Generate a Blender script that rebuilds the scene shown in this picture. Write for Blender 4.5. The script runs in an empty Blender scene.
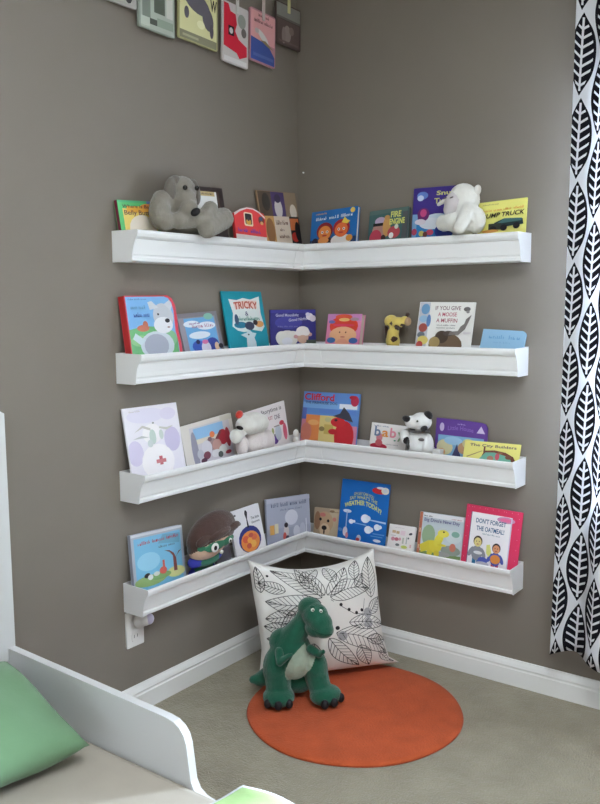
import bpy, bmesh, math, random
from mathutils import Vector, Matrix, Euler
random.seed(4)
scene = bpy.context.scene
COL = scene.collection
PI = math.pi
rad = math.radians

# ------------------------------------------------------------------ materials
def lin(c):
    out = []
    for v in c:
        v = v / 255.0
        out.append(v / 12.92 if v <= 0.04045 else ((v + 0.055) / 1.055) ** 2.4)
    return tuple(out)

MATS = {}
def mat(name, rgb, rough=0.6, var=0.0, vscale=20.0, bump=0.0, bscale=200.0, spec=0.3, metal=0.0, sheen=0.0):
    if name in MATS:
        return MATS[name]
    m = bpy.data.materials.new(name); m.use_nodes = True
    nt = m.node_tree; b = nt.nodes['Principled BSDF']
    col = lin(rgb) + (1,)
    b.inputs['Base Color'].default_value = col
    b.inputs['Roughness'].default_value = rough
    b.inputs['Specular IOR Level'].default_value = spec
    b.inputs['Metallic'].default_value = metal
    if sheen:
        b.inputs['Sheen Weight'].default_value = sheen
    tc = nt.nodes.new('ShaderNodeTexCoord')
    if var:
        n = nt.nodes.new('ShaderNodeTexNoise'); n.inputs['Scale'].default_value = vscale
        n.inputs['Detail'].default_value = 4
        nt.links.new(tc.outputs['Object'], n.inputs['Vector'])
        mr = nt.nodes.new('ShaderNodeMapRange')
        mr.inputs[1].default_value = 0.3; mr.inputs[2].default_value = 0.7
        mr.inputs[3].default_value = 1 - var; mr.inputs[4].default_value = 1 + var
        nt.links.new(n.outputs['Fac'], mr.inputs[0])
        hs = nt.nodes.new('ShaderNodeHueSaturation'); hs.inputs['Color'].default_value = col
        nt.links.new(mr.outputs[0], hs.inputs['Value'])
        nt.links.new(hs.outputs[0], b.inputs['Base Color'])
    if bump:
        n2 = nt.nodes.new('ShaderNodeTexNoise'); n2.inputs['Scale'].default_value = bscale
        n2.inputs['Detail'].default_value = 3
        nt.links.new(tc.outputs['Object'], n2.inputs['Vector'])
        bp = nt.nodes.new('ShaderNodeBump'); bp.inputs['Strength'].default_value = bump
        bp.inputs['Distance'].default_value = 0.004
        nt.links.new(n2.outputs['Fac'], bp.inputs['Height'])
        nt.links.new(bp.outputs[0], b.inputs['Normal'])
    MATS[name] = m
    return m

def ink(rgb):
    """printed colour on card"""
    g = sum(rgb) / 3.0; rgb = tuple(int(round(v * 0.90 + g * 0.10)) for v in rgb)
    return mat('print_%02x%02x%02x' % tuple(int(v) for v in rgb), rgb, 0.45, spec=0.25)

# node maths with operators
class N:
    def __init__(s, nt, sock): s.nt = nt; s.s = sock
    def _op(s, op, o=None, c=None):
        n = s.nt.nodes.new('ShaderNodeMath'); n.operation = op
        for i, x in enumerate((s, o, c)):
            if x is None: continue
            if isinstance(x, N): s.nt.links.new(x.s, n.inputs[i])
            else: n.inputs[i].default_value = x
        return N(s.nt, n.outputs[0])
    def __add__(s, o): return s._op('ADD', o)
    def __sub__(s, o): return s._op('SUBTRACT', o)
    def __mul__(s, o): return s._op('MULTIPLY', o)
    def __truediv__(s, o): return s._op('DIVIDE', o)
    def abs(s): return s._op('ABSOLUTE')
    def floor(s): return s._op('FLOOR')
    def fract(s): return s._op('FRACT')
    def mod(s, o): return s._op('FLOORED_MODULO', o)
    def lt(s, o): return s._op('LESS_THAN', o)
    def gt(s, o): return s._op('GREATER_THAN', o)
    def cos(s): return s._op('COSINE')
    def max(s, o): return s._op('MAXIMUM', o)
    def min(s, o): return s._op('MINIMUM', o)

# ------------------------------------------------------------------ object helpers
def link(name, me, m=None, parent=None, smooth=False):
    o = bpy.data.objects.new(name, me); COL.objects.link(o)
    if m is not None:
        for x in (m if isinstance(m, (list, tuple)) else [m]): me.materials.append(x)
    if parent is not None: o.parent = parent
    if smooth:
        for p in me.polygons: p.use_smooth = True
    return o

def obj(name, bm, m=None, parent=None, smooth=False):
    me = bpy.data.meshes.new(name)
    bmesh.ops.recalc_face_normals(bm, faces=bm.faces[:])
    bm.to_mesh(me); bm.free()
    return link(name, me, m, parent, smooth)

def tag(o, label, cat, group=None):
    o['label'] = label; o['category'] = cat
    if group: o['group'] = group
    return o

def thing(name, label, cat, loc=(0, 0, 0), rot=None, group=None):
    o = bpy.data.objects.new(name, None); COL.objects.link(o)
    o.empty_display_size = 0.05
    o.location = loc
    if rot is not None: o.rotation_euler = rot
    return tag(o, label, cat, group)

def struct(o):
    o['kind'] = 'structure'; return o

def bx(bm, x0, y0, z0, x1, y1, z1, mi=0, bev=0.0):
    vs = [bm.verts.new((x, y, z)) for x in (x0, x1) for y in (y0, y1) for z in (z0, z1)]
    fs = [(0, 1, 3, 2), (4, 6, 7, 5), (0, 4, 5, 1), (2, 3, 7, 6), (0, 2, 6, 4), (1, 5, 7, 3)]
    faces = []
    for f in fs:
        fc = bm.faces.new([vs[i] for i in f]); fc.material_index = mi; faces.append(fc)
    if bev:
        es = set(e for f in faces for e in f.edges)
        r = bmesh.ops.bevel(bm, geom=list(es), offset=bev, segments=2, affect='EDGES', profile=0.7)
        for f in r['faces']: f.material_index = mi
    return vs

def prism(bm, pts, axis, a, b, mi=0):
    """extrude a 2-D outline along axis ('x','y','z') from a to b"""
    def mk(p, t):
        if axis == 'y': return (p[0], t, p[1])
        if axis == 'x': return (t, p[0], p[1])
        return (p[0], p[1], t)
    A = [bm.verts.new(mk(p, a)) for p in pts]; B = [bm.verts.new(mk(p, b)) for p in pts]
    n = len(pts)
    fs = [bm.faces.new(A), bm.faces.new(B[::-1])]
    for i in range(n): fs.append(bm.faces.new((A[i], B[i], B[(i + 1) % n], A[(i + 1) % n])))
    for f in fs: f.material_index = mi
    return fs

def ball(bm, c, r, rot=None, mi=0, seg=20, ring=12):
    if not isinstance(r, (tuple, list)): r = (r, r, r)
    M = Matrix.Translation(c)
    if rot: M = M @ Euler([rad(v) for v in rot]).to_matrix().to_4x4()
    M = M @ Matrix.Diagonal((r[0], r[1], r[2], 1))
    q = bmesh.ops.create_uvsphere(bm, u_segments=seg, v_segments=ring, radius=1, matrix=M)
    for v in q['verts']:
        for f in v.link_faces: f.material_index = mi

def cyl(bm, p0, p1, r0, r1=None, seg=16, mi=0):
    p0 = Vector(p0); p1 = Vector(p1); r1 = r0 if r1 is None else r1
    d = p1 - p0
    M = Matrix.Translation((p0 + p1) / 2) @ d.to_track_quat('Z', 'Y').to_matrix().to_4x4()
    q = bmesh.ops.create_cone(bm, cap_ends=True, segments=seg, radius1=r0, radius2=r1, depth=d.length, matrix=M)
    for v in q['verts']:
        for f in v.link_faces: f.material_index = mi

def rrect(x0, y0, x1, y1, r, n=5, which=(1, 1, 1, 1)):
    """rounded rectangle; which = bl, br, tr, tl"""
    pts = []
    cs = [(x0 + r, y0 + r, 180, which[0], (x0, y0)), (x1 - r, y0 + r, 270, which[1], (x1, y0)),
          (x1 - r, y1 - r, 0, which[2], (x1, y1)), (x0 + r, y1 - r, 90, which[3], (x0, y1))]
    for cx, cy, a0, on, corner in cs:
        if not on: pts.append(corner); continue
        for i in range(n + 1):
            a = rad(a0 + 90 * i / n); pts.append((cx + r * math.cos(a), cy + r * math.sin(a)))
    return pts

def evaluated(o):
    dg = bpy.context.evaluated_depsgraph_get()
    me = bpy.data.meshes.new_from_object(o.evaluated_get(dg), preserve_all_data_layers=False, depsgraph=dg)
    return me

def plush(name, blobs, m, parent, voxel=0.005, smooth=6, paint=None, fuzz=0.0):
    """one continuous stuffed skin from overlapping lobes; paint(co)->material index"""
    bm = bmesh.new()
    for b in blobs:
        if b[0] == 'c':                       # capsule: p0, p1, r0, r1
            p0, p1, r0, r1 = Vector(b[1]), Vector(b[2]), b[3], b[4]
            k = max(2, int((p1 - p0).length / (0.35 * min(r0, r1))) + 1)
            for i in range(k + 1):
                t = i / k
                ball(bm, p0.lerp(p1, t), r0 + (r1 - r0) * t, seg=14, ring=10)
        else:                                 # ellipsoid: centre, radii, rotation
            ball(bm, b[0], b[1], b[2] if len(b) > 2 else None, seg=18, ring=12)
    me = bpy.data.meshes.new('tmp'); bm.to_mesh(me); bm.free()
    t = bpy.data.objects.new('tmp', me); COL.objects.link(t)
    r = t.modifiers.new('r', 'REMESH'); r.mode = 'VOXEL'; r.voxel_size = voxel
    s = t.modifiers.new('s', 'SMOOTH'); s.iterations = smooth; s.factor = 0.5
    bpy.context.view_layer.update()
    out = evaluated(t); out.name = name
    bpy.data.objects.remove(t); bpy.data.meshes.remove(me)
    out.materials.clear()
    if fuzz:
        for v in out.vertices:
            v.co += v.normal * random.uniform(-fuzz, fuzz)
    o = link(name, out, m, parent, True)
    if paint:
        for p in out.polygons: p.material_index = paint(p.center, p.normal)
    return o

FONT = None
_tcache = {}
def text_geo(s, shear=0.0, bold=0.0):
    k = (s, shear, bold)
    if k in _tcache: return _tcache[k]
    cu = bpy.data.curves.new('t', 'FONT'); cu.body = s; cu.shear = shear; cu.offset = bold
    cu.resolution_u = 3; cu.fill_mode = 'FRONT'
    o = bpy.data.objects.new('t', cu); COL.objects.link(o)
    bpy.context.view_layer.update()
    me = evaluated(o)
    vs = [(v.co.x, v.co.y) for v in me.vertices]; fs = [tuple(p.vertices) for p in me.polygons]
    bpy.data.objects.remove(o); bpy.data.curves.remove(cu); bpy.data.meshes.remove(me)
    xs = [v[0] for v in vs]; ys = [v[1] for v in vs]
    x0, x1, y0, y1 = min(xs), max(xs), min(ys), max(ys)
    vs = [((x - x0) / (x1 - x0), (y - y0) / (y1 - y0)) for x, y in vs]
    _tcache[k] = (vs, fs)
    return _tcache[k]

# flat printed artwork -------------------------------------------------------
def R(x0, y0, x1, y1, c): return ('p', [(x0, y0), (x1, y0), (x1, y1), (x0, y1)], c)
def E(cx, cy, rx, ry, c, rot=0, n=18):
    pts = []
    for i in range(n):
        a = 2 * PI * i / n
        x, y = rx * math.cos(a), ry * math.sin(a)
        r = rad(rot); pts.append((cx + x * math.cos(r) - y * math.sin(r), cy + x * math.sin(r) + y * math.cos(r)))
    return ('p', pts, c)
def P(pts, c): return ('p', pts, c)
def RR(x0, y0, x1, y1, r, c): return ('p', rrect(x0, y0, x1, y1, r), c)
def T(s, x0, y0, x1, y1, c, rise=0.0, arc=0.0, bold=0.01, shear=0.0): return ('t', s, x0, y0, x1, y1, c, rise, arc, bold, shear)
def S(x0, x1, y, h, c, words=3, rise=0.0, seed=0):
    """small illegible print: rows of letter strokes"""
    rnd = random.Random(seed + int(x0 * 100) + int(y * 1000)); out = []
    n = max(4, int((x1 - x0) / (h * 0.42))); gap = set(int(n * (k + 1) / words) for k in range(words - 1))
    w = (x1 - x0) / n
    for i in range(n):
        if i in gap: continue
        xa = x0 + i * w; yy = y + rise * i / n
        hh = h * rnd.choice((0.62, 0.66, 0.7, 1.0))
        k = rnd.random()
        out.append(R(xa + w * 0.08, yy, xa + w * 0.34, yy + hh, c))
        if k < 0.75: out.append(R(xa + w * 0.62, yy, xa + w * 0.86, yy + hh * rnd.choice((0.62, 1.0)), c))
        if k > 0.2: out.append(R(xa + w * 0.3, yy + h * rnd.choice((0, 0.24, 0.48)), xa + w * 0.66, yy + h * 0.14 + h * rnd.choice((0, 0.24, 0.48)), c))
    return out
def flat(items):
    out = []
    for i in items:
        if isinstance(i, list): out += flat(i)
        else: out.append(i)
    return out

def artwork(items, w, h0, h1, parent, y=-0.0003, title='title', art='cover_art', clip=None):
    """items in 0..1 across the width and 0..1 from h0 to h1 up the face; two meshes: picture and lettering"""
    bma, bmt = bmesh.new(), bmesh.new(); ma, mt = [], []
    yy = y
    for it in flat(items):
        yy -= 0.00003
        c = it[2] if it[0] == 'p' else it[6]
        m = ink(c)
        lst, bm = (ma, bma) if it[0] == 'p' else (mt, bmt)
        if m not in lst: lst.append(m)
        k = lst.index(m)
        X = lambda u: (u - 0.5) * w
        Zf = lambda v: max(h0 + v * (h1 - h0), 0.0015)
        if it[0] == 'p':
            vs = [bm.verts.new((X(min(max(u, 0.004), 0.996)), yy, Zf(min(v, 0.996)))) for u, v in it[1]]
            try: f = bm.faces.new(vs); f.material_index = k
            except ValueError: pass
        else:
            _, s, x0, y0, x1, y1, c, rise, arc, bold, shear = it
            vs2, fs = text_geo(s, shear, bold)
            vs = [bm.verts.new((X(x0 + (x1 - x0) * u), yy - 0.0001, Zf(y0 + (y1 - y0) * v + rise * u + arc * 4 * u * (1 - u)))) for u, v in vs2]
            for f in fs:
                try: g = bm.faces.new([vs[i] for i in f]); g.material_index = k
                except ValueError: pass
    for bm in (bma, bmt):
        for f in bm.faces:
            f.normal_update()
            if f.normal.y > 0: f.normal_flip()
    for nm, bm, l in ((art, bma, ma), (title, bmt, mt)):
        if len(bm.faces):
            me = bpy.data.meshes.new(nm); bm.to_mesh(me)
            link(nm, me, l, parent)
        bm.free()

# ------------------------------------------------------------------ measured dimensions
TOPS = [1.572, 1.196, 0.820, 0.452]     # gutter rims above the floor
LEN = 0.962; LIP = 0.115; HG = 0.095

# ------------------------------------------------------------------ setting
wallm = mat('taupe_wall_paint', (126, 118, 108), 0.75, 0.03, 3.0, 0.10, 260, spec=0.2)
trimm = mat('white_trim_paint', (236, 236, 234), 0.4, spec=0.35)
WX0, WX1, WZ0, WZ1 = 1.20, 2.45, 0.66, 2.06
bm = bmesh.new(); bx(bm, -0.12, -3.2, 0, 0, 0.12, 2.7)
struct(obj('wall_left', bm, wallm))
bm = bmesh.new()
for a in ((0, 0, 0, WX0, 0.12, 2.7), (WX1, 0, 0, 3.2, 0.12, 2.7), (WX0, 0, 0, WX1, 0.12, WZ0), (WX0, 0, WZ1, WX1, 0.12, 2.7)):
    bx(bm, *a)
struct(obj('wall_right', bm, wallm))
bm = bmesh.new(); bx(bm, -0.12, -3.2, 2.7, 3.2, 0.12, 2.8)
struct(obj('ceiling', bm, mat('white_ceiling_paint', (226, 224, 218), 0.8, bump=0.1, bscale=120)))

# carpet
cm = mat('beige_carpet', (147, 138, 118), 0.95, 0.10, 9.0, 0.0, spec=0.05, sheen=0.3)
nt = cm.node_tree; b = nt.nodes['Principled BSDF']
tc = [n for n in nt.nodes if n.type == 'TEX_COORD'][0]
n1 = nt.nodes.new('ShaderNodeTexNoise'); n1.inputs['Scale'].default_value = 160; n1.inputs['Detail'].default_value = 4
n3 = nt.nodes.new('ShaderNodeTexNoise'); n3.inputs['Scale'].default_value = 35; n3.inputs['Detail'].default_value = 3
mx = nt.nodes.new('ShaderNodeMath'); mx.operation = 'ADD'
nt.links.new(tc.outputs['Object'], n1.inputs['Vector']); nt.links.new(tc.outputs['Object'], n3.inputs['Vector'])
nt.links.new(n1.outputs['Fac'], mx.inputs[0]); nt.links.new(n3.outputs['Fac'], mx.inputs[1])
bp = nt.nodes.new('ShaderNodeBump'); bp.inputs['Strength'].default_value = 0.7; bp.inputs['Distance'].default_value = 0.008
nt.links.new(mx.outputs[0], bp.inputs['Height']); nt.links.new(bp.outputs[0], b.inputs['Normal'])
bm = bmesh.new(); bx(bm, -0.12, -3.2, -0.1, 3.2, 0.12, 0)
struct(obj('floor', bm, cm))

# baseboards: stepped colonial moulding
def base_profile(t):
    return [(0, 0), (0.014, 0), (0.014, 0.058), (0.0115, 0.062), (0.0115, 0.066), (0.0135, 0.070), (0.010, 0.080), (0.006, 0.088), (0.004, 0.093), (0, 0.093)]
bm = bmesh.new()
A = [bm.verts.new((d, -3.2, z)) for d, z in base_profile(0)]; B = [bm.verts.new((d, -d, z)) for d, z in base_profile(0)]
for i in range(len(A) - 1): bm.faces.new((A[i], A[i + 1], B[i + 1], B[i]))
bm.faces.new(A); bm.faces.new(B[::-1]); bm.faces.new((A[-1], A[0], B[0], B[-1]))
struct(obj('baseboard_left', bm, trimm))
bm = bmesh.new()
A = [bm.verts.new((3.2, -d, z)) for d, z in base_profile(0)]; B = [bm.verts.new((d, -d, z)) for d, z in base_profile(0)]
for i in range(len(A) - 1): bm.faces.new((A[i], A[i + 1], B[i + 1], B[i]))
bm.faces.new(A); bm.faces.new(B[::-1]); bm.faces.new((A[-1], A[0], B[0], B[-1]))
struct(obj('baseboard_right', bm, trimm))

# window (mostly behind the curtain and beyond the frame)
w = struct(bpy.data.objects.new('window_1', None)); COL.objects.link(w); w.location = (0, 0, 0)
bm = bmesh.new()
for a in ((WX0, 0.03, WZ0, WX0 + 0.05, 0.10, WZ1), (WX1 - 0.05, 0.03, WZ0, WX1, 0.10, WZ1), (WX0 + 0.05, 0.03, WZ0, WX1 - 0.05, 0.10, WZ0 + 0.05),
          (WX0 + 0.05, 0.03, WZ1 - 0.05, WX1 - 0.05, 0.10, WZ1), (1.80, 0.04, WZ0 + 0.05, 1.85, 0.09, WZ1 - 0.05)):
    bx(bm, *a)
struct(obj('window_frame', bm, mat('white_vinyl_frame', (238, 240, 242), 0.35), w))
bm = bmesh.new(); bx(bm, WX0 + 0.02, -0.03, WZ0 - 0.02, WX1 - 0.02, 0.03, WZ0 + 0.0)
struct(obj('window_sill', bm, trimm, w))
gm = bpy.data.materials.new('window_glass'); gm.use_nodes = True
nt = gm.node_tree; nt.nodes.clear()
ou = nt.nodes.new('ShaderNodeOutputMaterial'); ms = nt.nodes.new('ShaderNodeMixShader'); fr = nt.nodes.new('ShaderNodeFresnel')
tr = nt.nodes.new('ShaderNodeBsdfTransparent'); gl = nt.nodes.new('ShaderNodeBsdfGlossy'); gl.inputs['Roughness'].default_value = 0.02
nt.links.new(fr.outputs[0], ms.inputs[0]); nt.links.new(tr.outputs[0], ms.inputs[1]); nt.links.new(gl.outputs[0], ms.inputs[2]); nt.links.new(ms.outputs[0], ou.inputs[0])
bm = bmesh.new(); bx(bm, WX0 + 0.05, 0.06, WZ0 + 0.05, 1.80, 0.066, WZ1 - 0.05); bx(bm, 1.85, 0.06, WZ0 + 0.05, WX1 - 0.05, 0.066, WZ1 - 0.05)
struct(obj('window_pane', bm, gm, w))

# small white wall plug left in the corner above the top shelf
bm = bmesh.new(); cyl(bm, (0.028, 0.0, 1.857), (0.028, -0.006, 1.857), 0.0035, 0.0025, 10)
tag(obj('wall_anchor', bm, trimm), 'tiny white wall anchor in the corner above the top shelf', 'anchor')

# ------------------------------------------------------------------ gutter shelves
gut = mat('white_vinyl_gutter', (240, 240, 241), 0.35, 0.0, spec=0.4)
OUT = [(0.0, 0.0), (0.0, -HG), (0.082, -HG), (0.0865, -0.0925), (0.0875, -0.083), (0.0835, -0.0795), (0.0835, -0.0765), (0.089, -0.073), (0.0915, -0.060), (0.0955, -0.045),
       (0.0985, -0.032), (0.0985, -0.0285), (0.105, -0.026), (0.111, -0.021), (0.1145, -0.012), (0.115, -0.004), (0.1115, -0.0015)]
INN = [(0.106, -0.003), (0.105, -0.013), (0.096, -0.024), (0.089, -0.045), (0.081, -0.075), (0.078, -0.091), (0.003, -0.091), (0.003, 0.0)]
PROF = OUT + INN
def sweep(bm, prof, endL, side, start=None, z=0, closed=True):
    """side 'L': along -y at the left wall; 'R': along +x at the right wall; mitred at the corner"""
    def mk(d, zz, t, mit):
        if side == 'L': return (d, -(d if mit else t), z + zz)
        return ((d if mit else t), -d, z + zz)
    A = [bm.verts.new(mk(d, zz, start, start is None)) for d, zz in prof]
    B = [bm.verts.new(mk(d, zz, endL, False)) for d, zz in prof]
    n = len(prof)
    for i in range(n): bm.faces.new((A[i], B[i], B[(i + 1) % n], A[(i + 1) % n]))
    bm.faces.new(A); bm.faces.new(B[::-1])
names = ['topmost white vinyl gutter bookshelf wrapping the corner, under the grey plush dog',
         'second white gutter bookshelf from the top, wrapping the corner above the white bunny book',
         'third white gutter bookshelf from the top, holding the spotted black and white toy dog',
         'lowest white gutter bookshelf in the corner, just above the leaf print cushion']
for i, zt in enumerate(TOPS):
    t = thing('gutter_shelf', names[i], 'shelf', (0, 0, zt), group='white gutter bookshelves in the corner')
    for sd in 'LR':
        bm = bmesh.new(); sweep(bm, PROF, LEN - 0.003, sd)
        obj('gutter_trough', bm, gut, t)
        # end cap: a plate with a small flange, following the outer profile
        cap = [(d + (0.0012 if k > 1 else 0), zz - (0.0012 if 0 < k < 4 else 0)) for k, (d, zz) in enumerate(OUT)]
        cap = [c for k, c in enumerate(cap) if k not in (5, 6, 10, 11)]
        bm = bmesh.new(); sweep(bm, cap, LEN, sd, LEN - 0.003); 
        obj('end_cap', bm, gut, t)
    # mitred inside-corner joint sleeved over both troughs (outer skin only)
    bm = bmesh.new()
    sk = OUT[1:]
    for sd, ln in (('L', 0.150), ('R', 0.175)):
        off = 0.0014
        o2 = [(d + off, zz - (off if zz < -0.08 else 0)) for d, zz in sk]
        prof = o2 + [(d, zz) for d, zz in sk[::-1]]
        sweep(bm, prof, ln, sd)
    obj('corner_joint', bm, gut, t)

# ------------------------------------------------------------------ books
# wall, shelf, centre along wall, width, height, thickness, front offset, lean, tilt, hidden share
BK = {
'belly':('L', 1, -0.8623, 0.1685, 0.1826, 0.016, 0.045, 7.2, 3.2, 0.52),
'dark':('L', 1, -0.5391, 0.1612, 0.2615, 0.012, 0.05, 7.1, 2.4, 0.41),
'barn':('L', 1, -0.3564, 0.1736, 0.2087, 0.012, 0.068, 7.5, -1.3, 0.49),
'collage':('L', 1, -0.1413, 0.2404, 0.2845, 0.006, 0.05, 7.6, 3.0, 0.34),
'kids':('R', 1, 0.201, 0.2111, 0.2176, 0.016, 0.066, 11.5, 2.9, 0.42),
'fire':('R', 1, 0.4393, 0.1645, 0.2036, 0.014, 0.066, 12.9, 2.9, 0.45),
'night':('R', 1, 0.6145, 0.1838, 0.2682, 0.006, 0.032, 4.5, -0.8, 0.36),
'truck':('R', 1, 0.8720, 0.1702, 0.2034, 0.006, 0.052, 11.5, 2.2, 0.48),
'dog':('L', 2, -0.8358, 0.2226, 0.2666, 0.028, 0.07, 8.0, 0.7, 0.33),
'greyframe':('L', 2, -0.6006, 0.197, 0.2107, 0.012, 0.066, 13.0, 2.8, 0.4),
'teal':('L', 2, -0.3676, 0.223, 0.2895, 0.007, 0.066, 10.8, -0.2, 0.31),
'baby_red':('R', 2, 0.2428, 0.1553, 0.1986, 0.026, 0.07, 11.5, 0.1, 0.44),
'moose':('R', 2, 0.6617, 0.216, 0.2451, 0.007, 0.066, 12.6, -0.7, 0.34),
'lblue':('R', 2, 0.8757, 0.1554, 0.1481, 0.01, 0.066, 19.5, -2.5, 0.56),
'bunny':('L', 3, -0.8362, 0.2389, 0.2923, 0.006, 0.066, 10.8, -0.4, 0.3),
'winter':('L', 3, -0.5607, 0.2650, 0.2035, 0.012, 0.05, 8.5, 4.5, 0.32),
'story':('L', 3, -0.2229, 0.2512, 0.2141, 0.006, 0.032, 5.1, 5.5, 0.27),
'red_dog':('R', 3, 0.1693, 0.267, 0.269, 0.006, 0.06, 10.4, 0.6, 0.29),
'baby':('R', 3, 0.4314, 0.1565, 0.1623, 0.014, 0.05, 10.8, -1.5, 0.43),
'purple':('R', 3, 0.7237, 0.1989, 0.1993, 0.006, 0.03, 5.4, -0.9, 0.36),
'yellow':('R', 3, 0.8527, 0.2036, 0.1392, 0.007, 0.074, 19.5, 0.6, 0.55),
'sky':('L', 4, -0.8400, 0.2320, 0.2345, 0.014, 0.054, 8.2, -3.1, 0.36),
'pan':('L', 4, -0.374, 0.1725, 0.2257, 0.01, 0.064, 12.4, 1.1, 0.26),
'puppy':('R', 4, 0.1576, 0.1245, 0.1654, 0.014, 0.05, 10.5, 2.9, 0.38),
'weather':('R', 4, 0.3275, 0.2156, 0.301, 0.007, 0.066, 10.3, 0.3, 0.25),
'small':('R', 4, 0.4966, 0.1122, 0.1543, 0.01, 0.066, 19.2, 1.5, 0.45),
'dino':('R', 4, 0.6570, 0.1789, 0.2184, 0.008, 0.060, 13.0, 0.7, 0.31),
'oat':('R', 4, 0.8525, 0.2074, 0.2694, 0.008, 0.066, 11.2, -1.1, 0.26),
}
PAGE = (232, 226, 214)
ROW = {1: 'books on the top shelf', 2: 'books on the second shelf', 3: 'books on the third shelf', 4: 'books on the lowest shelf'}
def book_body(t, w, H, th, cover, spine=None, edge=PAGE, outline=None, cb=0.0016, r=0.0):
    """front and back boards, spine, pages inset between them"""
    spine = spine or cover
    bm = bmesh.new(); ms = [ink(cover), ink(spine)]
    out = outline or (rrect(-w / 2, 0, w / 2, H, r, 4, (0, 1, 1, 0)) if r else [(-w / 2, 0), (w / 2, 0), (w / 2, H), (-w / 2, H)])
    prism(bm, out, 'y', 0, cb, 0); prism(bm, out, 'y', th - cb, th, 0)
    sx = min(p[0] for p in out); sh = max(p[1] for p in out if p[0] < sx + 0.004)
    bx(bm, sx, cb, 0, sx + 0.003, th - cb, sh, 1)
    obj('cover', bm, ms, t)
    bm = bmesh.new(); ins = 0.0025
    if outline:
        cx = sum(p[0] for p in out) / len(out); cz = H / 2
        pts = [(max(sx + 0.003, cx + (p[0] - cx) * 0.975), cz + (p[1] - cz) * 0.975) for p in out]
    elif r:
        pts = rrect(-w / 2 + 0.003, ins, w / 2 - ins, H - ins, r, 4, (0, 1, 1, 0))
    else:
        pts = [(-w / 2 + 0.003, ins), (w / 2 - ins, ins), (w / 2 - ins, H - ins), (-w / 2 + 0.003, H - ins)]
    prism(bm, pts, 'y', cb, th - cb)
    obj('pages', bm, ink(edge), t)

def book(key, label, cover, art, spine=None, edge=PAGE, outline=None, cb=0.0016, r=0.0):
    wl, lv, s, w, H, th, b, a, tilt, hid = BK[key]
    a = rad(a); ti = rad(tilt)
    zb = TOPS[lv - 1] - HG + 0.0045 + th * math.sin(a)
    dv = w / 2 * abs(math.sin(ti))
    off = b - dv * math.sin(a); z = zb + dv * math.cos(a)
    loc = (off, s, z) if wl == 'L' else (s, -off, z)
    t = thing('picture_book', label, 'book', loc, group=ROW[lv])
    M = Matrix.Rotation(rad(90 if wl == 'L' else 0), 4, 'Z') @ Matrix.Rotation(-a, 4, 'X') @ Matrix.Rotation(-ti, 4, 'Y')
    t.rotation_euler = M.to_euler()
    book_body(t, w, H, th, cover, spine, edge, outline(w, H, hid) if outline else None, cb, r)
    artwork(art, w, H * hid, H, t)
    return t
def free_book(label, loc, head, lean, tilt, w, H, th, hid, cover, art, row, **k):
    t = thing('picture_book', label, 'book', loc, group=ROW[row])
    M = Matrix.Rotation(rad(head), 4, 'Z') @ Matrix.Rotation(-rad(lean), 4, 'X') @ Matrix.Rotation(-rad(tilt), 4, 'Y')
    t.rotation_euler = M.to_euler()
    book_body(t, w, H, th, cover, **k); artwork(art, w, H * hid, H, t)
    return t

W_ = (238, 238, 236); K_ = (32, 30, 34); SKIN = (232, 178, 140)
# ---- top shelf, left run
book('belly', 'green and yellow board book at the left end of the top shelf', (92, 190, 112), [
    P([(0.10, -0.6), (0.90, -0.6), (0.93, 0.62), (0.10, 0.72)], (244, 214, 110)), R(0.2, 0.58, 0.98, 0.80, (244, 176, 66)), E(0.75, 0.80, 0.2, 0.1, (236, 150, 70)),
    E(0.55, 0.0, 0.34, 0.5, (246, 232, 214)), R(0.0, 0.93, 1, 1, (80, 176, 120)), R(0.72, 0.9, 1.0, 1.0, (96, 120, 170)),
    T("Where is Baby's", 0.10, 0.70, 0.96, 0.86, (92, 52, 66)), T("Belly Button?", 0.13, 0.44, 0.98, 0.66, (98, 48, 76))],
    spine=(120, 34, 62))
book('dark', 'dark bordered book with a white panel, standing behind the grey plush dog', (56, 46, 46), [
    R(0.08, 0.06, 0.86, 0.92, (78, 62, 54)), R(0.12, 0.5, 0.78, 0.90, W_), R(0.2, 0.80, 0.72, 0.9, (210, 186, 130)), S(0.3, 0.66, 0.83, 0.05, (90, 84, 80)),
    R(0.1, 0.1, 0.8, 0.44, (104, 84, 66)), E(0.75, 0.28, 0.09, 0.1, (176, 150, 78))])
def barn_outline(w, H, hid):
    return [(-w / 2, 0), (w / 2, 0), (w / 2, H * 0.86), (w * 0.46, H * 0.93), (w * 0.30, H * 0.95), (w * 0.12, H), (-w * 0.08, H), (-w * 0.3, H * 0.94), (-w / 2, H * 0.86)]
book('barn', 'red barn shaped board book with a white roof edge, right of the grey plush dog', (226, 60, 62), [
    P([(0.0, 0.66), (0.2, 0.83), (0.42, 0.95), (0.62, 0.95), (0.8, 0.86), (0.99, 0.68), (0.99, 0.75), (0.8, 0.92), (0.62, 0.99), (0.42, 0.99), (0.2, 0.90), (0.0, 0.75)], (236, 226, 222)),
    RR(0.30, 0.36, 0.58, 0.82, 0.05, (240, 226, 190)), RR(0.335, 0.42, 0.545, 0.78, 0.04, (40, 36, 38)), E(0.44, 0.5, 0.08, 0.1, (214, 160, 60)), E(0.44, 0.6, 0.04, 0.07, (60, 50, 60)),
    E(0.86, 0.62, 0.10, 0.14, (120, 60, 50)), E(0.86, 0.67, 0.05, 0.07, (60, 90, 130)), E(0.87, 0.52, 0.05, 0.06, (226, 180, 110)),
    R(0.0, -0.9, 1.0, 0.05, (238, 228, 226)), S(0.08, 0.80, 0.14, 0.13, (72, 70, 180), 2)], spine=(200, 50, 54), outline=barn_outline)
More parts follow.
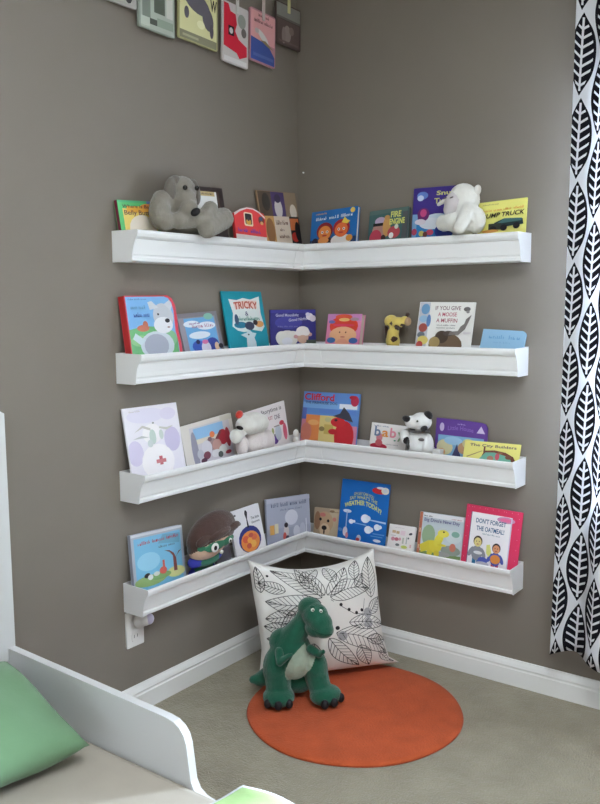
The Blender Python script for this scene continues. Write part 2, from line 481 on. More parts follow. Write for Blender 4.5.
book('collage', 'tall collage book with brown, purple and orange panels on the top shelf', (150, 120, 92), [
    R(0.02, 0.5, 0.34, 0.99, (92, 78, 64)), E(0.2, 0.78, 0.1, 0.18, (62, 56, 50)), R(0.34, 0.5, 0.68, 0.99, (84, 66, 116)), E(0.5, 0.66, 0.1, 0.2, (214, 206, 206)), E(0.5, 0.86, 0.08, 0.09, (70, 60, 90)),
    R(0.68, 0.5, 0.99, 0.99, (150, 128, 104)), E(0.88, 0.6, 0.09, 0.16, (222, 210, 196)), R(0.0, -0.6, 0.36, 0.5, (206, 158, 92)), E(0.22, 0.2, 0.11, 0.26, (150, 106, 66)),
    R(0.34, -0.6, 0.74, 0.5, (226, 208, 188)), S(0.38, 0.70, 0.33, 0.09, (120, 80, 66), 1), S(0.46, 0.58, 0.2, 0.06, (120, 80, 66), 1), S(0.42, 0.68, 0.06, 0.08, (120, 80, 66), 1, seed=3),
    R(0.74, -0.6, 0.99, 0.5, (38, 34, 36)), R(0.74, 0.22, 0.97, 0.46, (214, 112, 60)), E(0.84, 0.08, 0.1, 0.1, (206, 56, 44)), E(0.92, 0.2, 0.07, 0.2, (30, 28, 32))], edge=(196, 186, 170))
# ---- top shelf, right run
def kid(cx, cy, s, face, hair, coat):
    return [E(cx, cy - 1.25 * s, 0.8 * s, 0.7 * s, coat), E(cx, cy + 0.12 * s, 0.66 * s, 1.0 * s, hair), E(cx, cy - 0.1 * s, 0.52 * s, 0.82 * s, face),
            E(cx - 0.2 * s, cy, 0.1 * s, 0.16 * s, W_), E(cx + 0.2 * s, cy, 0.1 * s, 0.16 * s, W_), E(cx - 0.2 * s, cy, 0.05 * s, 0.09 * s, K_), E(cx + 0.2 * s, cy, 0.05 * s, 0.09 * s, K_),
            E(cx, cy - 0.4 * s, 0.2 * s, 0.1 * s, (190, 60, 50))]
book('kids', 'blue board book with two orange faced children, right of the corner on the top shelf', (34, 110, 186), [
    S(0.10, 0.9, 0.70, 0.10, (226, 236, 244), 3, 0.03), S(0.1, 0.34, 0.88, 0.06, (226, 160, 90), 1), E(0.9, 0.9, 0.05, 0.08, (236, 196, 90)),
    R(0.0, -0.6, 1, 0.1, (44, 70, 110)), kid(0.32, 0.32, 0.27, (236, 138, 60), (150, 40, 46), (70, 52, 60)), kid(0.68, 0.36, 0.27, (232, 110, 52), (170, 36, 46), (236, 232, 226)),
    P([(0.68, 0.56), (0.74, 0.72), (0.8, 0.62), (0.86, 0.58), (0.8, 0.5)], (238, 206, 70)), E(0.30, 0.06, 0.12, 0.1, (236, 150, 80)), E(0.12, 0.02, 0.07, 0.14, (40, 36, 60)), E(0.86, 0.06, 0.07, 0.1, (238, 160, 60))],
    spine=(28, 92, 160))
book('fire', 'dark teal board book with yellow title and a helmeted firefighter, on the top shelf', (66, 100, 100), [
    R(0.86, -0.6, 0.99, 0.99, (84, 88, 92)), R(0.0, 0.86, 0.99, 0.99, (84, 108, 104)),
    E(0.28, 0.26, 0.18, 0.34, (176, 130, 120)), E(0.2, 0.05, 0.16, 0.3, (196, 62, 84)), E(0.30, 0.62, 0.14, 0.14, (180, 160, 190)), R(0.12, 0.46, 0.42, 0.56, (28, 26, 28)),
    E(0.47, 0.42, 0.1, 0.34, (204, 150, 84)), E(0.47, 0.72, 0.07, 0.08, (190, 140, 80)), E(0.66, 0.2, 0.16, 0.2, (188, 70, 80)), E(0.6, 0.1, 0.06, 0.1, W_), E(0.72, 0.38, 0.05, 0.08, (206, 210, 200)), E(0.4, 0.05, 0.06, 0.1, (70, 50, 46)),
    T('FIRE', 0.56, 0.70, 0.82, 0.90, (214, 218, 110), bold=0.03), T('ENGINE', 0.54, 0.46, 0.92, 0.66, (222, 224, 110), bold=0.03)], spine=(58, 66, 70), edge=(120, 118, 116))
book('night', 'large purple and blue picture book tucked behind the white plush lamb', (64, 46, 136), [
    R(0.0, -0.6, 0.12, 0.46, (120, 170, 214)), R(0.1, -0.6, 1.0, 0.30, (40, 130, 200)), E(0.55, 0.30, 0.34, 0.16, (208, 222, 238)), E(0.42, 0.26, 0.26, 0.12, (222, 230, 240)), E(0.85, 0.46, 0.18, 0.16, (40, 112, 186)),
    E(0.70, 0.1, 0.2, 0.16, (46, 66, 170)), E(0.24, 0.45, 0.13, 0.14, (110, 40, 110)), E(0.24, 0.48, 0.07, 0.08, (206, 70, 130)), E(0.18, 0.30, 0.12, 0.06, (226, 216, 226)),
    E(0.2, 0.84, 0.12, 0.08, (96, 130, 210)), E(0.16, 0.79, 0.07, 0.06, (196, 210, 236)), E(0.06, 0.10, 0.06, 0.07, (176, 60, 90)), E(0.40, 0.08, 0.08, 0.06, (206, 70, 100)), E(0.22, 0.06, 0.06, 0.06, (206, 196, 100)), E(0.3, 0.04, 0.05, 0.06, (110, 60, 60)),
    T('Snug', 0.50, 0.80, 0.90, 0.92, (208, 206, 128), bold=0.03), T('Turtle', 0.46, 0.66, 0.90, 0.77, (208, 206, 128), bold=0.03)], edge=(180, 190, 206))
book('truck', 'pale yellow dump truck book at the right end of the top shelf', (238, 232, 122), [
    S(0.08, 0.42, 0.88, 0.04, (160, 150, 90), 2), S(0.08, 0.95, 0.66, 0.08, (226, 150, 60), 4, 0.02),
    T('DUMP TRUCK', 0.07, 0.44, 0.97, 0.59, (58, 52, 44), rise=0.04, bold=0.02, shear=0.2),
    P([(0.30, 0.10), (0.96, 0.16), (0.94, 0.34), (0.56, 0.40), (0.36, 0.28)], (36, 58, 60)), P([(0.4, 0.24), (0.92, 0.28), (0.92, 0.36), (0.56, 0.40)], (66, 110, 108)), R(0.24, 0.05, 0.5, 0.26, (54, 60, 52)), E(0.34, 0.08, 0.07, 0.1, K_), E(0.56, 0.1, 0.07, 0.1, K_), E(0.82, 0.13, 0.07, 0.1, K_),
    E(0.28, 0.02, 0.18, 0.05, (214, 150, 70))], edge=(246, 242, 220))
# ---- second shelf
def dog_outline(w, H, hid):
    return [(-w / 2, 0), (w * 0.5, 0), (w * 0.5, H * 0.42), (w * 0.47, H * 0.56), (w * 0.48, H * 0.72), (w * 0.47, H * 0.88), (w * 0.42, H * 0.96), (w * 0.34, H), (-w / 2, H)]
book('dog', 'thick red edged board book with a big white puppy on its cover', (214, 62, 78), [
    P([(0.015, -0.45), (0.94, -0.45), (0.94, 0.1), (0.91, 0.36), (0.92, 0.7), (0.90, 0.86), (0.84, 0.95), (0.76, 0.98), (0.015, 0.98)], (120, 176, 226)),
    P([(0.015, -0.45), (0.93, -0.45), (0.93, 0.22), (0.7, 0.42), (0.3, 0.46), (0.015, 0.40)], (104, 178, 112)), E(0.2, 0.2, 0.18, 0.1, (140, 196, 130)), E(0.8, 0.22, 0.12, 0.14, (132, 190, 140)),
    E(0.28, 0.42, 0.12, 0.06, (196, 110, 84)), E(0.33, 0.48, 0.05, 0.07, (196, 110, 84)),
    E(0.52, 0.10, 0.33, 0.26, (206, 214, 222)), E(0.50, 0.10, 0.24, 0.21, (170, 174, 190)), P([(0.06, 0.24), (0.2, 0.12), (0.3, 0.2), (0.12, 0.34)], (206, 222, 228)),
    E(0.70, 0.62, 0.20, 0.24, (196, 198, 204), 10), E(0.68, 0.46, 0.19, 0.15, (228, 228, 232)), P([(0.45, 0.74), (0.42, 0.88), (0.50, 0.9), (0.62, 0.78)], (208, 212, 218)), P([(0.74, 0.84), (0.86, 0.92), (0.9, 0.82), (0.86, 0.72)], (206, 208, 214)),
    E(0.77, 0.54, 0.05, 0.04, K_), E(0.78, 0.42, 0.03, 0.012, (150, 90, 90)), E(0.6, 0.66, 0.02, 0.02, K_),
    S(0.05, 0.40, 0.92, 0.035, (90, 130, 170), 3), S(0.08, 0.36, 0.76, 0.07, (100, 150, 190), 2), S(0.12, 0.42, 0.62, 0.08, (60, 84, 160), 2)],
    spine=(196, 44, 44), edge=(206, 56, 66), outline=dog_outline, cb=0.003)
book('greyframe', 'grey bordered board book with blue sky and clouds beside the big puppy book', (150, 144, 152), [
    R(0.13, -0.6, 0.90, 0.86, (104, 168, 220)), R(0.0, 0.88, 1, 1, (128, 122, 128)), R(0.93, -0.6, 1, 1, (128, 124, 130)), E(0.76, 0.87, 0.12, 0.09, (130, 190, 170)),
    E(0.3, 0.70, 0.2, 0.09, (226, 232, 240)), E(0.66, 0.62, 0.24, 0.11, (226, 230, 238)), E(0.45, 0.38, 0.27, 0.1, (224, 232, 242)),
    S(0.3, 0.84, 0.58, 0.1, (176, 110, 140), 2), S(0.24, 0.5, 0.68, 0.07, (150, 110, 160), 1),
    E(0.38, 0.08, 0.18, 0.16, (58, 90, 186)), E(0.72, 0.1, 0.16, 0.18, (50, 66, 150)), E(0.54, 0.0, 0.12, 0.2, (214, 206, 220)), E(0.54, 0.18, 0.08, 0.06, (216, 110, 160)), E(0.36, 0.2, 0.05, 0.06, (40, 40, 80)), E(0.82, 0.02, 0.06, 0.12, (220, 180, 140)), E(0.92, 0.02, 0.06, 0.07, (40, 36, 50))],
    spine=(168, 160, 168), edge=(190, 184, 180))
book('teal', 'tall teal book with a white crest shaped title panel on the second shelf', (22, 150, 170), [
    P([(0.14, 0.86), (0.34, 0.84), (0.5, 0.88), (0.68, 0.85), (0.92, 0.91), (0.90, 0.6), (0.95, 0.34), (0.86, 0.25), (0.6, 0.29), (0.52, 0.26), (0.4, 0.25), (0.26, 0.28), (0.14, 0.36), (0.2, 0.6)], (226, 232, 230)),
    P([(0.24, 0.80), (0.5, 0.83), (0.84, 0.83), (0.82, 0.68), (0.52, 0.71), (0.28, 0.66)], (236, 200, 190)),
    T('TRICKY', 0.25, 0.66, 0.84, 0.80, (190, 84, 66), bold=0.03, arc=0.02), T('&', 0.5, 0.55, 0.58, 0.63, (60, 60, 110)), S(0.24, 0.86, 0.46, 0.08, (40, 130, 110), 1),
    E(0.34, 0.38, 0.16, 0.06, (40, 120, 150)), E(0.56, 0.36, 0.12, 0.08, (64, 70, 96)), E(0.82, 0.39, 0.11, 0.06, (226, 158, 96)), E(0.72, 0.42, 0.06, 0.05, (60, 50, 56)), E(0.26, 0.48, 0.05, 0.1, (70, 90, 120)),
    P([(0.38, -0.4), (0.66, -0.4), (0.66, 0.06), (0.6, 0.24), (0.5, 0.3), (0.46, 0.24), (0.3, 0.2), (0.44, 0.14)], (206, 220, 226)), P([(0.58, 0.24), (0.7, 0.22), (0.64, 0.14)], (196, 214, 222)), E(0.5, 0.2, 0.02, 0.015, K_)],
    edge=(210, 216, 214))
book('baby_red', 'chunky pink board book with a red haired baby face, right of the corner', (228, 130, 170), [
    R(0.0, 0.76, 1, 1, (206, 130, 190)), E(0.5, 0.58, 0.42, 0.36, (226, 66, 44)), E(0.48, 0.90, 0.25, 0.09, (226, 84, 54)), E(0.5, 0.80, 0.16, 0.06, (240, 190, 110)), E(0.14, 0.72, 0.1, 0.06, (110, 110, 180)), E(0.80, 0.82, 0.13, 0.06, (170, 140, 150)),
    E(0.5, 0.26, 0.40, 0.30, (240, 176, 130)), E(0.5, -0.1, 0.2, 0.25, (236, 160, 130)), E(0.17, 0.08, 0.13, 0.1, (70, 120, 186)), E(0.82, 0.08, 0.13, 0.1, (70, 110, 180)), E(0.4, 0.36, 0.02, 0.03, (110, 60, 40)), E(0.58, 0.36, 0.02, 0.03, (110, 60, 40)), E(0.5, 0.2, 0.07, 0.02, (200, 90, 80)), E(0.5, 0.61, 0.32, 0.05, (230, 60, 90))],
    spine=(226, 120, 160), edge=(224, 196, 190))
book('moose', 'white moose picture book with brown antlers and three line title on the second shelf', (238, 236, 232), [
    R(0.01, -0.5, 0.2, 0.99, (196, 196, 206)), E(0.12, 0.84, 0.08, 0.12, (110, 160, 206)), E(0.1, 0.62, 0.08, 0.08, (150, 190, 220)), E(0.11, 0.42, 0.08, 0.1, (170, 80, 70)), E(0.09, 0.26, 0.07, 0.07, (110, 120, 130)), E(0.13, 0.14, 0.1, 0.1, (226, 206, 110)), E(0.08, 0.04, 0.06, 0.08, (190, 76, 70)), E(0.2, 0.58, 0.04, 0.14, (90, 130, 190)),
    T('IF YOU GIVE', 0.30, 0.82, 0.76, 0.91, (136, 92, 100)), T('A MOOSE', 0.36, 0.68, 0.70, 0.77, (196, 90, 110)), T('A MUFFIN', 0.34, 0.545, 0.72, 0.635, (176, 84, 100)), S(0.36, 0.7, 0.47, 0.03, (130, 126, 130), 3), S(0.36, 0.7, 0.41, 0.03, (130, 126, 130), 2),
    E(0.56, 0.04, 0.30, 0.27, (120, 98, 78)), E(0.48, 0.22, 0.12, 0.14, (84, 70, 60)), E(0.36, 0.1, 0.1, 0.12, (176, 150, 96)), E(0.60, 0.30, 0.1, 0.06, (90, 80, 74)),
    P([(0.6, 0.26), (0.78, 0.28), (0.88, 0.40), (0.93, 0.56), (0.97, 0.72), (0.88, 0.62), (0.86, 0.52), (0.8, 0.46), (0.76, 0.36), (0.62, 0.34)], (126, 118, 114)), E(0.88, 0.84, 0.06, 0.05, (110, 106, 106)), E(0.90, 0.78, 0.03, 0.03, (150, 146, 146)), R(0.86, 0.3, 0.99, 0.34, (226, 220, 222))], edge=(222, 218, 212))
book('lblue', 'short pale blue rounded board book at the right end of the second shelf', (146, 190, 222), [
    S(0.16, 0.90, 0.50, 0.22, (112, 166, 210), 2), S(0.3, 0.7, 0.26, 0.1, (130, 176, 212), 2)], spine=(130, 176, 212), edge=(200, 210, 220), r=0.014)
free_book('midnight blue book with woolly sheep, set across the corner on the second shelf', (0.058, -0.114, TOPS[1] - 0.0870), 60, 1.0, 0, 0.192, 0.214, 0.008, 0.42, (54, 50, 130), [
    R(0.0, 0.9, 1, 1, (62, 58, 150)), E(0.4, 0.6, 0.3, 0.2, (66, 64, 158)), T('Good Moonlight', 0.12, 0.76, 0.62, 0.88, (190, 190, 216), bold=0.02), T('Good Night', 0.40, 0.60, 0.80, 0.72, (190, 190, 216), bold=0.02, rise=0.05), S(0.16, 0.6, 0.46, 0.05, (120, 120, 180), 4),
    E(0.86, 0.78, 0.08, 0.11, (222, 214, 224)), E(0.93, 0.72, 0.07, 0.1, (214, 204, 216)), E(0.82, 0.85, 0.05, 0.06, (206, 204, 224)),
    E(0.36, 0.10, 0.24, 0.26, (222, 220, 214)), E(0.24, 0.14, 0.13, 0.2, (226, 224, 218)), E(0.48, 0.2, 0.12, 0.14, (226, 224, 218)), E(0.36, 0.02, 0.12, 0.12, (226, 226, 232)),
    E(0.70, 0.14, 0.13, 0.20, (214, 172, 150)), E(0.55, 0.16, 0.05, 0.06, (206, 150, 150)), E(0.86, 0.22, 0.05, 0.06, (206, 160, 150)), E(0.70, 0.34, 0.14, 0.14, (232, 226, 224)), E(0.62, 0.28, 0.08, 0.1, (232, 226, 224)), E(0.78, 0.28, 0.08, 0.1, (232, 226, 224)), R(0.78, -0.4, 1, 0.05, (84, 96, 84))], 2, edge=(90, 100, 96))
# ---- third shelf
book('bunny', 'tall white picture book with a pale bunny at the left end of the third shelf', (238, 234, 244), [
    E(0.12, 0.28, 0.14, 0.20, (214, 204, 230)), E(0.82, 0.42, 0.15, 0.2, (206, 196, 226)), E(0.4, 0.85, 0.35, 0.12, (230, 224, 242)), E(0.8, 0.84, 0.15, 0.1, (226, 218, 238)), S(0.1, 0.3, 0.92, 0.03, (206, 196, 196), 2),
    E(0.5, 0.1, 0.30, 0.28, (250, 246, 248)), E(0.46, 0.55, 0.18, 0.16, (248, 244, 246)), P([(0.14, 0.6), (0.3, 0.66), (0.44, 0.60), (0.44, 0.64), (0.3, 0.70)], (206, 200, 194)), P([(0.88, 0.64), (0.74, 0.58), (0.6, 0.62), (0.6, 0.65), (0.74, 0.62)], (206, 204, 196)), P([(0.1, 0.5), (0.26, 0.54), (0.4, 0.5), (0.26, 0.50)], (196, 196, 198)), E(0.46, 0.5, 0.06, 0.12, (196, 212, 204)), E(0.62, 0.52, 0.04, 0.08, (206, 216, 210)), E(0.40, 0.40, 0.05, 0.06, (206, 214, 214)),
    R(0.52, 0.04, 0.58, 0.18, (196, 96, 106)), R(0.46, 0.07, 0.64, 0.13, (206, 120, 126)), E(0.5, 0.72, 0.02, 0.015, (150, 150, 150))], edge=(232, 228, 230))
book('winter', 'cream bordered board book with a wintry crowd scene on the third shelf', (222, 214, 206), [
    R(0.15, -0.6, 0.93, 0.90, (206, 200, 206)), R(0.22, 0.55, 0.8, 0.86, (140, 186, 226)), R(0.22, 0.46, 0.8, 0.58, (224, 214, 196)), R(0.76, 0.86, 1.0, 1.0, (206, 200, 186)),
    E(0.2, 0.3, 0.06, 0.5, (150, 146, 164)), E(0.5, 0.36, 0.14, 0.16, (160, 130, 130)), E(0.42, 0.3, 0.1, 0.2, (214, 210, 216)), E(0.76, 0.46, 0.1, 0.20, (176, 44, 58)), E(0.86, 0.42, 0.05, 0.26, (160, 48, 60)), E(0.62, 0.30, 0.09, 0.16, (196, 150, 140)), E(0.56, 0.6, 0.05, 0.08, (226, 120, 70)), E(0.4, 0.12, 0.07, 0.1, (120, 60, 76)), E(0.33, 0.02, 0.06, 0.06, (90, 50, 70)), E(0.58, 0.10, 0.09, 0.1, (228, 226, 228)), E(0.72, 0.14, 0.08, 0.12, (222, 224, 222)), E(0.82, 0.04, 0.06, 0.05, (186, 60, 80)), E(0.66, 0.04, 0.05, 0.08, (90, 96, 96)), E(0.28, 0.2, 0.06, 0.12, (190, 190, 200)), E(0.5, 0.5, 0.04, 0.06, (120, 90, 100)),
    P([(0.6, 0.46), (0.72, 0.66), (0.76, 0.62), (0.66, 0.44)], (130, 60, 66))], spine=(226, 222, 210), edge=(226, 222, 212))
book('story', 'white picture book with dark title lettering, behind the white plush with the red ear', (238, 232, 234), [
    T('Storytime is', 0.40, 0.78, 0.90, 0.92, (96, 86, 92)), T('JUST', 0.54, 0.60, 0.66, 0.72, (190, 90, 110)), T('ONE', 0.70, 0.60, 0.84, 0.72, (110, 90, 110)), 
    E(0.6, 0.14, 0.16, 0.12, (140, 130, 140)), E(0.66, 0.1, 0.07, 0.1, (96, 60, 150)), E(0.56, 0.20, 0.06, 0.07, (190, 196, 180)), E(0.75, 0.26, 0.08, 0.2, (196, 206, 218)), E(0.86, 0.48, 0.06, 0.06, (196, 60, 80)), E(0.92, 0.24, 0.05, 0.22, (224, 100, 130)), E(0.62, 0.34, 0.03, 0.08, (170, 180, 120)), R(0.66, 0.42, 0.8, 0.45, (160, 150, 150))], edge=(226, 220, 220))
book('red_dog', 'large blue picture book with red lettering and a big red animal on its cover', (92, 140, 214), [
    R(0.0, -0.5, 0.34, 0.42, (214, 130, 150)), R(0.08, -0.5, 0.37, 0.52, (236, 140, 76)), R(0.33, -0.5, 0.68, 0.52, (226, 206, 130)), R(0.0, 0.66, 1, 0.78, (120, 170, 226)), R(0.66, 0.68, 0.97, 0.78, (226, 230, 238)), R(0.30, 0.56, 0.96, 0.66, (90, 134, 214)), R(0.8, -0.5, 1, 0.34, (214, 130, 160)), R(0.0, 0.42, 0.08, 0.66, (90, 110, 190)),
    E(0.10, 0.15, 0.1, 0.2, (222, 130, 110)), E(0.22, 0.36, 0.1, 0.06, (240, 170, 100)), R(0.42, 0.14, 0.58, 0.34, (206, 180, 96)), E(0.38, 0.24, 0.05, 0.05, (150, 130, 80)), E(0.48, 0.44, 0.06, 0.05, (200, 196, 140)),
    E(0.78, 0.12, 0.17, 0.32, (210, 40, 50)), E(0.66, 0.4, 0.13, 0.10, (214, 44, 52)), E(0.58, 0.20, 0.08, 0.06, (204, 40, 50)), P([(0.56, 0.52), (0.92, 0.42), (0.84, 0.6), (0.74, 0.72), (0.68, 0.58)], (70, 70, 84)), E(0.62, 0.44, 0.03, 0.025, (60, 40, 44)), E(0.92, 0.85, 0.07, 0.11, (196, 46, 80)), E(0.88, 0.92, 0.06, 0.04, (190, 40, 60)),
    T('Clifford', 0.02, 0.82, 0.56, 0.97, (206, 50, 66), bold=0.03), T('THE FIREHOUSE DOG', 0.04, 0.75, 0.62, 0.80, (50, 50, 90), bold=0.01)], edge=(206, 206, 214))
book('baby', 'small white board book with multicoloured baby lettering beside the spotted toy dog', (236, 232, 230), [
    E(0.26, 0.42, 0.09, 0.18, (214, 130, 140)), E(0.26, 0.05, 0.24, 0.13, (196, 36, 66)), E(0.26, 0.2, 0.1, 0.14, (206, 90, 100)), S(0.08, 0.5, 0.86, 0.06, (130, 140, 170), 2), S(0.46, 0.8, 0.16, 0.05, (150, 150, 156), 2), E(0.7, 0.36, 0.03, 0.03, (70, 150, 120)),
    T('b', 0.12, 0.46, 0.29, 0.86, (110, 130, 160), bold=0.02), T('a', 0.33, 0.46, 0.51, 0.72, (236, 150, 60), bold=0.02), T('b', 0.55, 0.46, 0.72, 0.86, (232, 140, 160), bold=0.02), T('y', 0.76, 0.34, 0.93, 0.72, (140, 170, 130), bold=0.02)], edge=(226, 222, 220))
book('purple', 'purple arch topped book behind the yellow book on the third shelf', (100, 62, 150), [
    E(0.12, 0.76, 0.045, 0.12, (196, 180, 214)), P([(0.80, 0.68), (0.96, 0.68), (0.88, 0.88)], (206, 192, 222)), S(0.42, 0.58, 0.86, 0.05, (170, 150, 210), 1), T('Little House', 0.24, 0.68, 0.74, 0.80, (138, 106, 190), arc=0.03),
    R(0.06, -0.5, 0.95, 0.54, (120, 170, 210)), E(0.2, 0.2, 0.16, 0.22, (214, 206, 160)), E(0.36, 0.40, 0.18, 0.12, (150, 190, 222)), P([(0.26, -0.4), (0.44, 0.32), (0.62, -0.4)], (70, 66, 110)), E(0.56, 0.22, 0.1, 0.16, (196, 150, 110)), E(0.66, 0.36, 0.12, 0.14, (206, 200, 150)), E(0.14, 0.06, 0.08, 0.1, (220, 160, 110)), R(0.06, -0.5, 0.95, -0.06, (110, 150, 90))],
    spine=(88, 52, 136), edge=(150, 130, 170), outline=lambda w, H, h: [(-w / 2, 0), (w / 2, 0), (w / 2, H * 0.90), (w * 0.46, H * 0.965), (w * 0.38, H * 0.985), (0, H), (-w * 0.5, H)])
book('yellow', 'low yellow picture book with purple title in front of the purple book', (238, 228, 126), [
    P([(0.34, -0.1), (0.98, -0.1), (0.90, 0.28), (0.76, 0.48), (0.56, 0.56), (0.38, 0.50), (0.34, 0.2)], (120, 66, 52)), P([(0.24, -0.2), (0.9, -0.2), (0.86, 0.12), (0.76, 0.30), (0.56, 0.44), (0.4, 0.40)], (110, 180, 160)), R(0.36, 0.38, 0.39, 0.74, (120, 70, 60)),
    E(0.62, 0.22, 0.04, 0.2, (206, 84, 104)), E(0.66, 0.42, 0.05, 0.06, (160, 100, 70)), E(0.5, 0.1, 0.06, 0.14, (176, 120, 100)), E(0.82, 0.22, 0.06, 0.1, (130, 80, 64)), P([(0.06, 0.1), (0.2, 0.3), (0.34, 0.5), (0.34, 0.46), (0.2, 0.24), (0.08, 0.06)], (176, 150, 100)),
    T('The City Builders', 0.10, 0.66, 0.94, 0.86, (96, 72, 96), bold=0.015)], edge=(236, 230, 190))
# ---- lowest shelf
book('sky', 'blue board book with red title and small tree, left end of lowest shelf', (176, 182, 196), [
    R(0.05, -0.5, 0.95, 0.9, (120, 190, 226)), E(0.3, 0.36, 0.22, 0.2, (150, 208, 234)), R(0.0, 0.94, 1, 1, (214, 216, 222)), P([(0.5, 0.7), (0.92, 0.62), (0.94, 0.84), (0.6, 0.88)], (110, 170, 200)),
    S(0.12, 0.9, 0.74, 0.08, (190, 76, 96), 3, 0.02), S(0.5, 0.82, 0.60, 0.06, (90, 100, 120), 2), E(0.3, -0.05, 0.3, 0.12, (150, 180, 110)), E(0.8, 0.0, 0.18, 0.12, (220, 216, 140)), E(0.5, 0.0, 0.2, 0.08, (130, 170, 100)),
    R(0.55, 0.02, 0.59, 0.32, (206, 84, 70)), E(0.55, 0.1, 0.07, 0.08, (206, 90, 76)), P([(0.76, 0.02), (0.83, 0.02), (0.82, 0.3), (0.78, 0.42), (0.70, 0.50), (0.6, 0.52), (0.7, 0.46), (0.76, 0.36)], (130, 70, 66)), P([(0.8, 0.28), (0.88, 0.44), (0.93, 0.46), (0.86, 0.38)], (130, 70, 66)), E(0.24, 0.07, 0.06, 0.05, K_, 30), E(0.3, 0.02, 0.05, 0.06, W_), E(0.42, 0.06, 0.06, 0.05, (226, 226, 214))], spine=(150, 156, 170), edge=(222, 222, 226), r=0.008)
book('pan', 'white book showing a blue pan of orange food, next to the masked doll', (238, 236, 240), [
    R(0.03, 0.86, 0.12, 0.92, (60, 60, 66)), R(0.14, 0.87, 0.2, 0.91, (90, 90, 96)), E(0.52, 0.28, 0.37, 0.30, (50, 56, 130)), E(0.52, 0.23, 0.31, 0.235, (236, 140, 60)), E(0.38, 0.3, 0.1, 0.08, (226, 92, 60)), E(0.6, 0.16, 0.1, 0.08, (244, 180, 80)), E(0.66, 0.3, 0.09, 0.07, (226, 106, 66)), E(0.45, 0.14, 0.08, 0.06, (206, 80, 60)), E(0.5, 0.26, 0.08, 0.06, (246, 170, 70)), E(0.56, 0.36, 0.08, 0.05, (200, 80, 66)),
    P([(0.50, 0.54), (0.56, 0.54), (0.54, 0.74), (0.58, 0.88), (0.54, 0.94), (0.50, 0.93), (0.48, 0.86), (0.51, 0.74)], (46, 44, 52)), T('The little', 0.66, 0.69, 0.94, 0.755, (90, 90, 100)), T('Gourmet', 0.66, 0.60, 0.94, 0.655, (90, 90, 100))], spine=(226, 224, 230))
free_book('lavender grey picture book with a moon, leaning near the corner on the lowest shelf', (0.064, -0.156, TOPS[3] - 0.062), 75, 6, -2, 0.214, 0.198, 0.012, 0.14, (172, 176, 196), [
    R(0.0, -0.2, 1, 0.3, (162, 166, 188)), E(0.56, 0.52, 0.15, 0.18, (214, 216, 228)), S(0.1, 0.92, 0.80, 0.1, (104, 108, 134), 4), S(0.3, 0.8, 0.70, 0.05, (130, 134, 160), 3), R(0.0, 0.9, 1, 1, (186, 188, 204)), R(0.05, 0.18, 0.15, 0.4, (226, 170, 90)), R(0.16, 0.2, 0.24, 0.42, (226, 214, 180)),
    E(0.42, 0.22, 0.06, 0.14, (206, 196, 196)), E(0.42, 0.36, 0.045, 0.06, (52, 46, 54)), E(0.38, 0.1, 0.04, 0.1, (206, 90, 80)), E(0.44, 0.02, 0.05, 0.1, (70, 66, 84)), E(0.66, 0.18, 0.08, 0.14, (206, 208, 220)), E(0.8, 0.2, 0.07, 0.16, (190, 194, 210)), R(0.88, 0.1, 0.9, 0.45, (220, 222, 232))], 4, edge=(226, 226, 232))
book('puppy', 'small photo board book with a tan puppy face in the corner of the lowest shelf', (176, 154, 128), [
    R(0.6, -0.4, 1, 0.99, (196, 176, 146)), E(0.42, 0.46, 0.34, 0.42, (196, 160, 124)), E(0.14, 0.5, 0.12, 0.36, (150, 112, 84)), E(0.44, 0.16, 0.2, 0.26, (214, 186, 152)), E(0.26, 0.56, 0.05, 0.06, K_), E(0.56, 0.52, 0.05, 0.06, K_), E(0.42, 0.24, 0.10, 0.09, (36, 30, 32)), E(0.42, 0.08, 0.03, 0.1, (60, 44, 44)), E(0.34, 0.74, 0.12, 0.08, (206, 120, 110)), E(0.8, 0.6, 0.07, 0.08, (206, 130, 120)), E(0.7, 0.9, 0.1, 0.05, (150, 120, 90)), S(0.6, 0.95, 0.86, 0.06, (130, 110, 90), 2)], edge=(190, 170, 140))
def cloud(cx, cy, s): return [E(cx, cy, s, s * 0.82, (232, 236, 246)), E(cx + 0.06, cy + 0.01, s * 0.6, s * 0.5, (226, 232, 246)), E(cx - 0.3 * s, cy - 0.2 * s, s * 0.6, s * 0.5, (238, 240, 250))]
